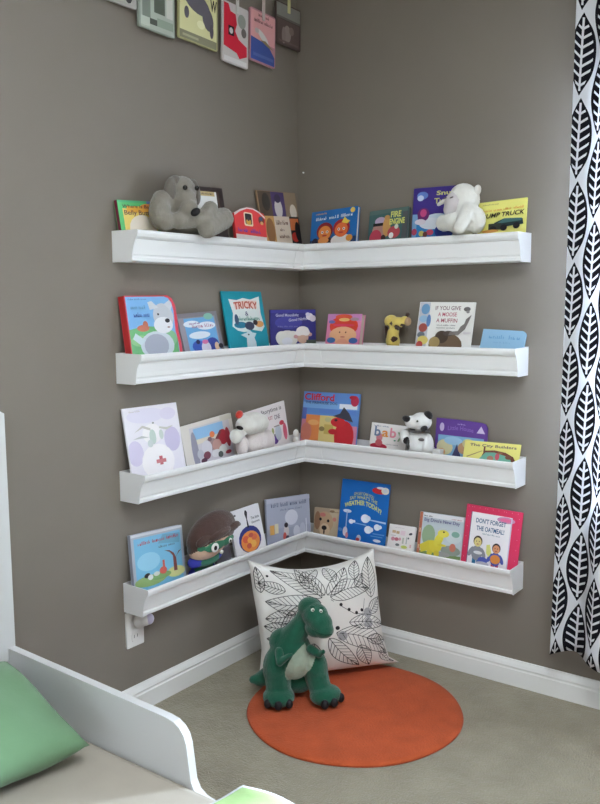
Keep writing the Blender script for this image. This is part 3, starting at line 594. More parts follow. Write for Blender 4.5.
book('weather', 'tall bright blue weather book with yellow title and white clouds on the lowest shelf', (18, 106, 196), [
    E(0.80, 0.87, 0.15, 0.055, (206, 36, 48)), E(0.92, 0.88, 0.08, 0.06, (226, 220, 200)), E(0.82, 0.92, 0.08, 0.02, (226, 226, 230)), E(0.92, 0.88, 0.045, 0.035, (206, 210, 220)),
    T('OH SAY CAN YOU', 0.28, 0.74, 0.70, 0.79, (206, 206, 110), arc=0.03, rise=-0.02), T("SAY WHAT'S THE", 0.20, 0.65, 0.78, 0.71, (206, 206, 110), arc=0.05, rise=-0.02), T('WEATHER TODAY?', 0.10, 0.50, 0.88, 0.585, (214, 214, 110), arc=0.10, rise=-0.03, bold=0.03),
    cloud(0.56, 0.37, 0.09), cloud(0.27, 0.285, 0.05), cloud(0.64, 0.19, 0.08), cloud(0.82, 0.255, 0.065), P([(0.66, 0.35), (0.99, 0.33), (0.99, 0.36), (0.66, 0.37)], (170, 200, 236)), P([(0.34, 0.265), (0.6, 0.25), (0.6, 0.27), (0.34, 0.28)], (120, 170, 226)), R(0.74, 0.13, 0.98, 0.15, (90, 150, 220)), R(0.7, 0.09, 0.95, 0.105, (90, 150, 220)),
    E(0.17, 0.455, 0.09, 0.03, (206, 216, 230)), R(0.16, 0.1, 0.18, 0.45, (160, 186, 220)), E(0.16, 0.10, 0.05, 0.08, (214, 206, 214)), E(0.2, 0.04, 0.03, 0.05, (206, 130, 140)), E(0.46, 0.02, 0.05, 0.06, (206, 206, 216)), E(0.44, 0.0, 0.04, 0.03, (190, 60, 66)), E(0.84, 0.03, 0.08, 0.025, (222, 228, 240)), E(0.05, 0.12, 0.05, 0.03, (80, 140, 210))], edge=(200, 210, 226))
book('small', 'smallest white board book, between the blue weather book and the yellow dinosaur book', (234, 228, 226), [
    R(0.14, 0.62, 0.28, 0.74, (214, 180, 140)), R(0.3, 0.60, 0.42, 0.72, (206, 170, 130)), R(0.46, 0.56, 0.64, 0.76, (232, 208, 216)), E(0.84, 0.66, 0.07, 0.05, (70, 70, 84), 30), E(0.2, 0.36, 0.07, 0.09, (214, 140, 156)), E(0.34, 0.36, 0.08, 0.08, (206, 110, 126)), E(0.46, 0.38, 0.05, 0.07, (222, 160, 170)), R(0.56, 0.2, 0.62, 0.46, (190, 190, 176)), R(0.7, 0.2, 0.74, 0.5, (180, 184, 180)), E(0.4, 0.12, 0.08, 0.06, (120, 124, 124)), E(0.66, 0.06, 0.12, 0.07, (206, 218, 110)), E(0.78, 0.46, 0.03, 0.04, (90, 90, 100)), R(0.86, 0.06, 0.92, 0.2, (222, 180, 180)), S(0.2, 0.6, 0.86, 0.04, (196, 186, 190), 3), R(0.12, 0.5, 0.3, 0.52, (160, 150, 150))], edge=(224, 222, 226), r=0.006)
book('dino', 'picture book with a yellow dinosaur on the cover, left of the red bordered book', (196, 206, 214), [
    R(0.0, -0.4, 0.07, 1.0, (190, 110, 84)), R(0.02, 0.1, 0.05, 0.2, (214, 170, 140)), R(0.02, 0.5, 0.05, 0.6, (220, 180, 150)), E(0.24, 0.45, 0.15, 0.26, (150, 176, 140)), E(0.8, 0.5, 0.18, 0.16, (206, 216, 220)), R(0.08, 0.88, 0.99, 0.99, (228, 228, 232)), E(0.84, 0.56, 0.09, 0.07, (130, 176, 160)),
    R(0.07, -0.4, 0.99, 0.06, (120, 150, 90)), E(0.76, 0.16, 0.22, 0.12, (150, 160, 150)), E(0.80, 0.24, 0.07, 0.1, (206, 120, 100)), E(0.6, 0.05, 0.16, 0.06, (160, 160, 160)),
    E(0.36, 0.20, 0.20, 0.15, (232, 214, 60)), E(0.48, 0.38, 0.09, 0.18, (234, 218, 70), -20), E(0.57, 0.54, 0.13, 0.09, (236, 220, 80)), P([(0.1, 0.02), (0.06, 0.2), (0.26, 0.34), (0.3, 0.1)], (226, 208, 60)), E(0.56, 0.26, 0.1, 0.03, (226, 206, 60)), E(0.3, 0.04, 0.06, 0.08, (226, 208, 60)), E(0.46, 0.04, 0.06, 0.08, (220, 200, 56)), E(0.58, 0.58, 0.02, 0.02, K_), S(0.1, 0.3, 0.9, 0.04, (60, 66, 60), 2), S(0.72, 0.95, 0.9, 0.03, (190, 130, 130), 2),
    T("Big Dino's New Day", 0.12, 0.76, 0.92, 0.87, (100, 96, 150), bold=0.01)], spine=(190, 120, 90), edge=(214, 216, 220))
def person(cx, cy, s, face, hair, top, legs):
    return [R(cx - 0.3 * s, cy - 1.5 * s, cx - 0.02 * s, cy - 0.6 * s, legs), R(cx + 0.03 * s, cy - 1.5 * s, cx + 0.3 * s, cy - 0.6 * s, legs), E(cx, cy - 0.45 * s, 0.42 * s, 0.55 * s, top), E(cx - 0.46 * s, cy - 0.4 * s, 0.16 * s, 0.4 * s, top, -25), E(cx + 0.46 * s, cy - 0.4 * s, 0.16 * s, 0.4 * s, top, 25),
            E(cx, cy + 0.42 * s, 0.34 * s, 0.40 * s, hair), E(cx, cy + 0.34 * s, 0.28 * s, 0.34 * s, face), E(cx - 0.1 * s, cy + 0.40 * s, 0.03 * s, 0.04 * s, K_), E(cx + 0.1 * s, cy + 0.40 * s, 0.03 * s, 0.04 * s, K_), E(cx, cy + 0.2 * s, 0.09 * s, 0.03 * s, (170, 60, 60))]
dots = [E(0.04 + 0.92 * ((i * 0.37) % 1), 0.965, 0.006, 0.006, (244, 150, 170), n=6) for i in range(12)] + [E(0.045 if i % 2 else 0.955, -0.2 + 0.09 * i, 0.006, 0.006, (244, 150, 170), n=6) for i in range(13)]
book('oat', 'red bordered picture book with blue title and two cartoon people on its cover', (224, 50, 92), dots + [
    R(0.10, -0.4, 0.84, 0.88, (238, 234, 238)), E(0.73, 0.82, 0.16, 0.055, (206, 140, 180)), E(0.73, 0.82, 0.11, 0.03, (236, 110, 160)), R(0.82, -0.4, 0.84, 0.88, (206, 196, 224)), R(0.10, -0.4, 0.115, 0.88, (120, 90, 130)),
    T("DON'T FORGET", 0.20, 0.70, 0.74, 0.785, (50, 96, 140), bold=0.02), T('THE OATMEAL!', 0.22, 0.565, 0.72, 0.65, (50, 96, 140), bold=0.02), S(0.34, 0.66, 0.51, 0.03, (130, 150, 170), 4),
    person(0.28, 0.28, 0.24, (226, 206, 130), (70, 56, 44), (140, 140, 150), (40, 120, 160)), person(0.62, 0.22, 0.22, (226, 150, 106), (50, 40, 44), (70, 84, 170), (196, 60, 90)), P([(0.44, 0.34), (0.5, 0.36), (0.54, 0.22), (0.5, 0.14), (0.45, 0.2)], (222, 220, 120)), E(0.40, 0.06, 0.09, 0.06, (76, 90, 180)), E(0.40, 0.0, 0.12, 0.04, (190, 190, 206)), E(0.3, 0.18, 0.08, 0.03, (226, 226, 230)), E(0.62, 0.12, 0.09, 0.08, (232, 140, 60))], edge=(236, 226, 224))
# a small tan card book lying low behind the masked doll and a grey one beside it
t = thing('picture_book', 'small tan book tucked low in the gutter left of the masked doll', 'book', (0.030, -0.690, TOPS[3] - 0.088), (rad(-8), 0, rad(90)), ROW[4])
book_body(t, 0.09, 0.115, 0.006, (206, 196, 182)); artwork([E(0.5, 0.3, 0.3, 0.2, (190, 186, 150)), R(0.1, 0.75, 0.9, 0.9, (196, 176, 170))], 0.09, 0.075, 0.115, t)
t = thing('picture_book', 'low dark grey book in the gutter right of the masked doll', 'book', (0.042, -0.512, TOPS[3] - 0.087), (rad(-8), 0, rad(90)), ROW[4])
book_body(t, 0.075, 0.135, 0.012, (104, 100, 108)); artwork([R(0.1, 0.2, 0.9, 0.85, (124, 120, 126)), R(0.3, 0.4, 0.7, 0.6, (140, 136, 140)), R(0.2, 0.7, 0.8, 0.75, (90, 88, 94))], 0.075, 0.09, 0.135, t)

# ------------------------------------------------------------------ plush toys on the shelves
def fur(name, rgb, var=0.06): return mat(name, rgb, 0.95, var, 60, 0.6, 320, spec=0.05, sheen=0.4)
def eye(parent, c, r, m=None):
    bm = bmesh.new(); ball(bm, c, r, seg=12, ring=8); return obj('eye', bm, m or mat('black_bead', (20, 18, 18), 0.15, spec=0.6), parent, True)
GREY = fur('grey_plush', (136, 130, 120))
# grey dog: local x along the shelf, y towards the wall, z up; rests on the books / rim
t = thing('plush_dog', 'slumped grey plush dog with floppy ears and black nose on the top shelf', 'soft toy', (0.052, -0.70, TOPS[0] - 0.089), (0, 0, rad(90)))
ZZ = 0.089   # rim height in local z
plush('body', [((-0.008, 0.003, 0.064), (0.064, 0.027, 0.060)), ((-0.012, -0.018, 0.125), (0.088, 0.034, 0.048)), ((-0.06, -0.015, 0.16), (0.06, 0.035, 0.05)),
    ((-0.136, -0.030, 0.152), (0.035, 0.034, 0.056)), ((-0.128, -0.040, 0.122), (0.040, 0.034, 0.031)), ('c', (-0.125, -0.028, 0.190), (-0.075, -0.02, 0.185), 0.030, 0.034),
    ((-0.036, -0.032, 0.222), (0.050, 0.042, 0.050)), ((-0.052, -0.060, 0.188), (0.037, 0.038, 0.044)), ((-0.062, -0.085, 0.164), (0.029, 0.030, 0.030)),
    ('c', (-0.085, -0.064, 0.126), (0.010, -0.086, 0.140), 0.028, 0.029), ('c', (0.010, -0.086, 0.140), (0.045, -0.078, 0.172), 0.029, 0.026), ('c', (0.004, -0.100, 0.104), (0.112, -0.072, 0.146), 0.031, 0.037), ('c', (0.11, -0.068, 0.140), (0.03, -0.02, 0.130), 0.032, 0.036)], GREY, t, 0.005, 4, fuzz=0.0008)
plush('ear', [((-0.100, -0.040, 0.212), (0.024, 0.017, 0.050), (0, 10, 0)), ((-0.076, -0.034, 0.252), (0.028, 0.018, 0.016), (0, -30, 0))], fur('grey_ear_plush', (112, 106, 98)), t, 0.004, 4)
plush('ear', [((0.016, -0.040, 0.222), (0.014, 0.020, 0.040), (0, -10, 0)), ((0.004, -0.036, 0.252), (0.020, 0.018, 0.016))], fur('grey_ear_plush', (112, 106, 98)), t, 0.004, 4)
plush('nose', [((-0.066, -0.117, 0.150), (0.020, 0.013, 0.012), (0, -28, 0))], mat('black_felt', (26, 24, 26), 0.8), t, 0.0025, 3)
eye(t, (-0.070, -0.078, 0.228), 0.0078); eye(t, (-0.014, -0.076, 0.232), 0.0078)

WH = fur('white_plush', (226, 224, 218), 0.03); PALEF = mat('lilac_grey_felt', (196, 188, 190), 0.9, 0.03, 30, sheen=0.3)
t = thing('plush_lamb', 'white plush lamb with a pale grey face, sitting on the right of the top shelf', 'soft toy', (0.745, -0.062, TOPS[0] - 0.089), (0, 0, rad(-8)))
plush('body', [((-0.006, 0.005, 0.066), (0.042, 0.028, 0.064)), ((0.007, -0.020, 0.140), (0.058, 0.040, 0.052)), ((0.012, -0.018, 0.182), (0.050, 0.042, 0.045)), ((0.010, -0.018, 0.218), (0.047, 0.042, 0.042)), ((0.024, -0.012, 0.205), (0.042, 0.040, 0.046)),
    ('c', (-0.052, -0.036, 0.132), (-0.012, -0.046, 0.138), 0.029, 0.030), ('c', (0.046, -0.042, 0.165), (0.038, -0.078, 0.106), 0.026, 0.020), ((0.060, -0.014, 0.135), (0.032, 0.034, 0.044))], WH, t, 0.0045, 5, fuzz=0.0012)
plush('face', [((-0.010, -0.046, 0.192), (0.032, 0.028, 0.040), (0, 12, 0)), ((-0.020, -0.052, 0.174), (0.022, 0.020, 0.024))], PALEF, t, 0.0035, 4)
plush('ear', [('c', (-0.074, -0.040, 0.196), (-0.030, -0.038, 0.214), 0.0065, 0.010)], WH, t, 0.003, 2)
plush('ear', [((0.060, -0.010, 0.232), (0.013, 0.013, 0.020), (0, 15, 0))], WH, t, 0.003, 3)
for ex in (-0.027, 0.0):
    bm = bmesh.new(); ball(bm, (ex, -0.071, 0.210), (0.008, 0.003, 0.0024), (0, -15, 0), seg=10, ring=6); obj('stitched_eye', bm, mat('grey_thread', (110, 104, 104), 0.8), t, True)

# small spotted giraffe
GY = mat('giraffe_plush', (214, 190, 104), 0.95, 0.05, 40, 0.5, 300, spec=0.05, sheen=0.3); BRN = fur('dark_brown_plush', (66, 46, 38))
GIR_SP = [((0.006, -0.03, 0.108), 0.010), ((-0.014, -0.036, 0.076 - 0.02), 0.010), ((0.02, -0.026, 0.150), 0.011), ((0.0, -0.03, 0.165), 0.007), ((-0.022, -0.03, 0.04), 0.01), ((0.022, -0.02, 0.075), 0.010), ((0.038, -0.026, 0.158), 0.006), ((-0.02, -0.02, 0.15), 0.010)]
t = thing('plush_giraffe', 'small yellow toy giraffe with dark brown spots on the second shelf', 'soft toy', (0.473, -0.048, TOPS[1] - 0.089))
plush('body', [((-0.008, 0, 0.045), (0.042, 0.036, 0.045)), ((-0.008, 0, 0.10), (0.026, 0.026, 0.03)), ('c', (-0.012, 0, 0.10), (0.0, -0.004, 0.165), 0.024, 0.020), ((-0.014, -0.004, 0.172), (0.026, 0.026, 0.024)), ((0.012, -0.008, 0.168), (0.028, 0.024, 0.020), (0, -10, 0)), ('c', (0.02, -0.006, 0.165), (0.044, -0.006, 0.178), 0.018, 0.014)],
    [GY, BRN], t, 0.003, 3, paint=lambda c, n: 1 if any(abs(c.x - p[0]) ** 2 + abs(c.z - p[2]) ** 2 < (r * 0.95) ** 2 and n.y < 0.3 for p, r in GIR_SP) else 0)
plush('ear', [((-0.038, 0.0, 0.172), (0.010, 0.006, 0.016))], BRN, t, 0.003, 2)
plush('mane', [('c', (-0.036, 0.0, 0.152), (-0.034, 0.004, 0.112), 0.010, 0.009)], BRN, t, 0.003, 2)
plush('horn', [('c', (0.045, 0, 0.185), (0.052, 0, 0.198), 0.006, 0.008)], BRN, t, 0.003, 2)
plush('muzzle', [((0.056, -0.006, 0.172), (0.013, 0.014, 0.016))], mat('tan_plush', (170, 140, 110), 0.95), t, 0.003, 2)

# white plush with a red ear, head bowed
t = thing('plush_lamb', 'white plush animal with one red ear, head bowed, on the third shelf', 'soft toy', (0.064, -0.395, TOPS[2] - 0.089), (0, 0, rad(90)))
plush('body', [((0.05, 0.006, 0.054), (0.062, 0.026, 0.052)), ((0.030, -0.006, 0.110), (0.062, 0.032, 0.056)), ((0.085, -0.006, 0.102), (0.045, 0.030, 0.048)), ((-0.062, -0.016, 0.108), (0.026, 0.022, 0.040))], fur('blush_white_plush', (222, 212, 210), 0.02), t, 0.0045, 4, fuzz=0.0008)
plush('head', [((-0.012, -0.020, 0.184), (0.062, 0.042, 0.040), (0, -8, 0)), ((-0.050, -0.026, 0.184), (0.040, 0.036, 0.032)), ((0.030, -0.018, 0.180), (0.045, 0.036, 0.036))], WH, t, 0.0045, 4, fuzz=0.0008)
plush('muzzle', [((-0.118, -0.038, 0.152), (0.024, 0.024, 0.026)), ('c', (-0.105, -0.03, 0.148), (-0.06, -0.02, 0.165), 0.018, 0.02)], WH, t, 0.004, 3)
plush('mouth', [((-0.112, -0.050, 0.182), (0.018, 0.010, 0.007), (0, 20, 0))], mat('black_felt', (26, 24, 26), 0.8), t, 0.0025, 2)
plush('ear', [((-0.070, -0.012, 0.222), (0.018, 0.012, 0.014), (0, -30, 0))], fur('red_plush', (196, 62, 52)), t, 0.0035, 3)
# little white toy peeking out beside the corner
t = thing('toy_figurine', 'tiny white toy figurine beside the corner on the third shelf', 'toy', (0.046, -0.088, TOPS[2] - 0.089))
plush('body', [((0, 0, 0.03), (0.018, 0.018, 0.032)), ((0, 0, 0.07), (0.014, 0.014, 0.024))], WH, t, 0.003, 3)
plush('head', [((0, 0, 0.102), (0.012, 0.012, 0.018))], WH, t, 0.003, 3)

# black and white dog
BW = fur('bright_white_plush', (232, 232, 232), 0.02); BL = fur('black_plush', (36, 34, 36))
t = thing('plush_dog', 'black and white spotted toy dog with lifted snout on the third shelf', 'soft toy', (0.585, -0.055, TOPS[2] - 0.089))
plush('body', [((0.0, 0.005, 0.056), (0.046, 0.028, 0.055)), ((-0.002, -0.008, 0.110), (0.047, 0.036, 0.050)), ((-0.052, -0.020, 0.132), (0.020, 0.022, 0.028)), ((0.034, -0.010, 0.104), (0.022, 0.028, 0.046))], [BW, BL], t, 0.003, 5,
    paint=lambda c, n: 1 if n.y < 0.2 and ((c.x + 0.036) / 0.015) ** 2 + ((c.z - 0.108) / 0.025) ** 2 < 1 else 0)
plush('head', [((0.010, -0.014, 0.190), (0.040, 0.036, 0.034)), ((-0.018, -0.030, 0.188), (0.028, 0.026, 0.023), (0, 20, 0))], BW, t, 0.0035, 4)
plush('nose', [((-0.030, -0.050, 0.202), (0.017, 0.015, 0.012), (0, 15, 0))], BL, t, 0.0025, 3)
plush('ear', [((0.038, -0.012, 0.216), (0.019, 0.016, 0.014), (0, 40, 0))], BL, t, 0.0025, 3)
plush('ear', [((0.040, -0.046, 0.172), (0.015, 0.010, 0.010), (0, -20, 0))], BL, t, 0.0025, 3)
bm = bmesh.new()
for i in range(24):
    a = 2 * PI * i / 24; a2 = 2 * PI * (i + 1) / 24
    cyl(bm, (0.002 + 0.036 * math.cos(a), -0.012 + 0.030 * math.sin(a), 0.156), (0.002 + 0.036 * math.cos(a2), -0.012 + 0.030 * math.sin(a2), 0.156), 0.005, seg=8)
obj('collar', bm, mat('grey_ribbon', (96, 94, 94), 0.7), t, True)
eye(t, (0.014, -0.049, 0.196), 0.004)
bm = bmesh.new(); ball(bm, (0.026, -0.041, 0.130), (0.012, 0.005, 0.006)); obj('stitched_mark', bm, mat('grey_thread', (110, 104, 104), 0.8), t, True)
t = thing('toy_figurine', 'small white toy block between the spotted dog and the purple book', 'toy', (0.659, -0.060, TOPS[2] - 0.090))
bm = bmesh.new(); bx(bm, -0.016, -0.014, 0, 0.016, 0.014, 0.096, bev=0.004); obj('block', bm, mat('white_plastic', (222, 220, 220), 0.4), t)

# masked doll
t = thing('plush_doll', 'plush doll with brown hair and green eye mask, leaning on the lowest shelf', 'soft toy', (0.062, -0.625, TOPS[3] - 0.089), (0, 0, rad(90)))
HAIR = fur('brown_felt_hair', (74, 54, 48)); FACE = mat('tan_felt', (206, 172, 150), 0.9, 0.03, 40, sheen=0.2); GREEN = mat('green_felt', (48, 112, 84), 0.9, 0.04, 40, sheen=0.2)
plush('body', [((-0.025, 0.008, 0.047), (0.072, 0.023, 0.044)), ((-0.025, -0.012, 0.110), (0.078, 0.029, 0.030)), ((-0.088, -0.016, 0.108), (0.026, 0.022, 0.020))], [GREEN, mat('blue_felt', (52, 56, 150), 0.9)], t, 0.004, 4,
    paint=lambda c, n: 1 if c.x < -0.072 or c.x > 0.02 else 0)
FC = (-0.022, 0.150)
def face_paint(c, n):
    dx, dz = c.x - FC[0], c.z - FC[1]; a = rad(7)
    u, v = dx * math.cos(a) + dz * math.sin(a), -dx * math.sin(a) + dz * math.cos(a)
    return 1 if n.y < 0.15 and (u / 0.098) ** 2 + (v / 0.031) ** 2 < 1 else 0
plush('head', [((-0.006, -0.022, 0.194), (0.118, 0.050, 0.072), (0, -14, 0)), ((-0.03, -0.024, 0.160), (0.090, 0.046, 0.048), (0, -8, 0))], [HAIR, FACE], t, 0.0035, 5, paint=face_paint)
plush('hair_tuft', [((0.105, -0.036, 0.205), (0.026, 0.016, 0.010), (0, 14, 0)), ((0.060, -0.056, 0.206), (0.045, 0.016, 0.016), (0, -10, 0)), ((-0.01, -0.066, 0.200), (0.055, 0.014, 0.016), (0, -10, 0)), ((-0.075, -0.052, 0.190), (0.040, 0.016, 0.018), (0, -20, 0))], HAIR, t, 0.0035, 3)
plush('eye_mask', [((-0.032, -0.066, 0.162), (0.052, 0.009, 0.018), (0, -4, 0)), ((-0.080, -0.052, 0.162), (0.030, 0.009, 0.011), (0, 4, 0)), ((0.022, -0.064, 0.166), (0.034, 0.009, 0.015), (0, -10, 0)), ((0.050, -0.056, 0.168), (0.022, 0.009, 0.011), (0, -14, 0))], GREEN, t, 0.003, 3)
for ec, er in (((-0.045, -0.074, 0.160), 0.0165), ((0.036, -0.070, 0.166), 0.009)):
    bm = bmesh.new(); ball(bm, ec, (er * 1.12, 0.005, er), seg=16, ring=8); e = obj('eye', bm, mat('white_felt', (232, 230, 226), 0.8), t, True)
    bm = bmesh.new(); ball(bm, (ec[0] - 0.002, ec[1] - 0.004, ec[2]), (er * 0.48, 0.0035, er * 0.5), seg=14, ring=8); obj('pupil', bm, mat('black_felt', (26, 24, 26), 0.8), e, True)
bm = bmesh.new(); ball(bm, (-0.004, -0.066, 0.134), (0.009, 0.005, 0.007), seg=14, ring=8); obj('mouth', bm, mat('white_felt', (232, 230, 226), 0.8), t, True)

# ------------------------------------------------------------------ cards hanging from a line on the left wall
cord = mat('white_cord', (214, 212, 206), 0.8)
bm = bmesh.new()
pts = [(0.022, -1.30 + 1.30 * i / 26, 2.60 + 0.022 * ((i / 13 - 1) ** 2)) for i in range(27)]
for a, b2 in zip(pts[:-1], pts[1:]): cyl(bm, a, b2, 0.002, seg=8)
tag(obj('display_line', bm, cord), 'white cord strung along the left wall carrying the hanging picture cards', 'cord')
def hang(name_lab, y0, y1, z0, z1, rot, base, art, rib, ribx=0.5):
    w = y1 - y0; h = z1 - z0
    t = thing('hanging_card', name_lab, 'card', (0.022, (y0 + y1) / 2, z0), None, 'picture cards hanging on the left wall')
    t.rotation_euler = (Matrix.Rotation(rad(90), 4, 'Z') @ Matrix.Rotation(-rad(rot), 4, 'Y')).to_euler()
    bm = bmesh.new(); prism(bm, rrect(-w / 2, 0, w / 2, h, 0.006, 3), 'y', 0, 0.008); obj('card', bm, ink(base), t)
    artwork(art, w, 0, h, t, art='card_art', title='lettering')
    bm = bmesh.new(); x = (ribx - 0.5) * w
    bx(bm, x - 0.007, -0.004, h - 0.03, x + 0.007, -0.0005, 2.606 - z0); obj('ribbon', bm, mat('ribbon_%d' % len(bpy.data.objects), rib, 0.8), t)
hang('leftmost hanging card, pale grey with a dark letter, half cut off by the frame', -1.02, -0.853, 2.245, 2.42, 0, (176, 172, 166), [R(0.1, 0.06, 0.9, 0.9, (186, 184, 176)), T('U', 0.72, 0.0 + 0.06, 0.9, 0.4, (60, 60, 62), bold=0.04)], (190, 186, 178))
hang('pale green grey hanging card with dark square blocks', -0.846, -0.690, 2.200, 2.38, -1, (150, 160, 146), [R(0.05, 0.02, 0.97, 0.97, (178, 186, 172)), R(0.10, 0.2, 0.32, 0.98, (130, 140, 128)), R(0.42, 0.32, 0.72, 0.6, (96, 104, 92)), R(0.06, 0.05, 0.3, 0.2, (196, 204, 190)), R(0.3, 0.1, 0.52, 0.2, (80, 84, 76)), R(0.5, 0.1, 0.95, 0.24, (150, 164, 146)), R(0.76, 0.3, 0.94, 0.8, (206, 206, 196))], (196, 194, 186), 0.7)
hang('cream hanging card with a large grey animal shape and the letter W', -0.674, -0.486, 2.207, 2.40, -2, (176, 172, 120), [R(0.03, 0.15, 0.97, 0.98, (222, 218, 160)), R(0.03, 0.02, 0.97, 0.15, (140, 138, 110)), E(0.46, 0.68, 0.34, 0.17, (104, 98, 108), -15), E(0.74, 0.48, 0.14, 0.2, (104, 98, 108), 20), E(0.84, 0.3, 0.05, 0.12, (96, 90, 100)), E(0.2, 0.46, 0.06, 0.1, (104, 98, 108)), E(0.56, 0.34, 0.1, 0.07, (238, 234, 190)), R(0.1, 0.06, 0.5, 0.1, (176, 174, 140)), T('W', 0.80, 0.64, 0.97, 0.84, (50, 48, 40), bold=0.03)], (190, 186, 178), 0.2)
hang('red and white hanging card with a small black square', -0.462, -0.325, 2.182, 2.385, -2, (206, 200, 198), [P([(0.05, 0.97), (0.22, 0.97), (0.3, 0.86), (0.5, 0.84), (0.55, 0.68), (0.48, 0.56), (0.62, 0.44), (0.94, 0.36), (0.95, 0.2), (0.66, 0.12), (0.55, 0.2), (0.05, 0.26)], (206, 30, 52)), R(0.22, 0.46, 0.44, 0.62, (24, 22, 24)), E(0.33, 0.54, 0.07, 0.05, (206, 206, 206)), E(0.74, 0.76, 0.16, 0.12, (150, 156, 146)), E(0.82, 0.58, 0.1, 0.08, (110, 104, 100)), R(0.12, 0.06, 0.84, 0.08, (130, 134, 140)), R(0.06, 0.02, 0.94, 0.1, (222, 220, 220))], (206, 204, 200), 0.55)
hang('pink hanging card with a blue lower half and a goose like shape', -0.313, -0.168, 2.217, 2.40, -2, (190, 130, 140), [R(0.03, 0.40, 0.97, 0.97, (226, 160, 160)), P([(0.03, 0.03), (0.97, 0.03), (0.97, 0.2), (0.7, 0.4), (0.03, 0.46)], (62, 84, 160)), E(0.5, 0.52, 0.24, 0.07, (214, 210, 208), -25), E(0.26, 0.6, 0.08, 0.05, (190, 180, 176)), P([(0.4, 0.44), (0.7, 0.36), (0.92, 0.34), (0.6, 0.46)], (150, 130, 96)), S(0.14, 0.86, 0.76, 0.07, (96, 60, 66), 2), S(0.3, 0.7, 0.88, 0.06, (96, 60, 66), 1), R(0.1, 0.1, 0.9, 0.16, (84, 104, 176))], (196, 180, 176), 0.5)
hang('dark brown hanging card with a grey top, nearest the corner', -0.159, -0.008, 2.312, 2.465, -1, (84, 70, 66), [R(0.02, 0.66, 0.98, 0.97, (136, 136, 130)), R(0.02, 0.62, 0.98, 0.67, (104, 100, 96)), R(0.05, 0.05, 0.95, 0.6, (98, 80, 76)), E(0.45, 0.3, 0.15, 0.2, (150, 136, 130)), E(0.3, 0.24, 0.08, 0.2, (140, 124, 120)), E(0.62, 0.4, 0.1, 0.1, (130, 112, 106)), R(0.1, 0.08, 0.9, 0.12, (110, 92, 88))], (206, 200, 150), 0.5)

# ------------------------------------------------------------------ power outlet with plug-in night light
pl = mat('white_outlet_plastic', (232, 230, 228), 0.35)
t = thing('outlet_plate', 'white wall outlet plate just under the left end of the lowest shelf', 'outlet', (0.0, -0.922, 0.289), (0, 0, rad(90)))
bm = bmesh.new(); prism(bm, rrect(-0.037, -0.060, 0.037, 0.060, 0.004), 'y', -0.006, 0.0); obj('plate', bm, pl, t)
bm = bmesh.new(); prism(bm, rrect(-0.017, -0.045, 0.017, -0.009, 0.012), 'y', -0.0085, -0.006); s = obj('socket', bm, pl, t)
bm = bmesh.new(); [bx(bm, x - 0.001, -0.0088, -0.03, x + 0.001, -0.0085, -0.019) for x in (-0.007, 0.007)]; obj('slot', bm, mat('dark_slot', (60, 58, 56), 0.6), s)
t = thing('night_light', 'rounded white plug in night light in the outlet under the lowest shelf', 'night light', (0.0065, -0.915, 0.318), (0, 0, rad(90)))
plush('housing', [((0, -0.018, 0.0), (0.026, 0.018, 0.026)), ((0.008, -0.034, 0.004), (0.022, 0.018, 0.02))], pl, t, 0.002, 6)
bm = bmesh.new(); ball(bm, (0.016, -0.044, 0.006), (0.016, 0.014, 0.018)); obj('shade', bm, mat('lilac_plastic', (206, 200, 222), 0.3), t, True)

# ------------------------------------------------------------------ rug
rm = mat('orange_rug_pile', (172, 78, 44), 0.95, 0.12, 14, 0.9, 160, spec=0.03, sheen=0.08)
bm = bmesh.new(); RC = (0.582, -0.490); RRAD = 0.356; nseg = 96
rings = [(0.0, 0.011), (0.5, 0.0115), (0.93, 0.0115), (0.985, 0.010), (1.0, 0.005), (0.995, 0.0005)]
prev = None; c0 = bm.verts.new((0, 0, 0.011))
for fr_, z in rings[1:]:
    ring = []
    for i in range(nseg):
        a = 2 * PI * i / nseg; r = RRAD * fr_ * (1 + 0.006 * math.sin(3 * a + 1) + 0.004 * math.sin(7 * a))
        ring.append(bm.verts.new((r * math.cos(a), r * math.sin(a), z)))
    for i in range(nseg):
        if prev is None: bm.faces.new((c0, ring[i], ring[(i + 1) % nseg]))
        else: bm.faces.new((prev[i], ring[i], ring[(i + 1) % nseg], prev[(i + 1) % nseg]))
    prev = ring
bm.faces.new(prev[::-1])
o = obj('round_rug', bm, rm, None, True); o.location = (RC[0], RC[1], 0.0)
tag(o, 'round orange rug on the beige carpet in front of the corner', 'rug')

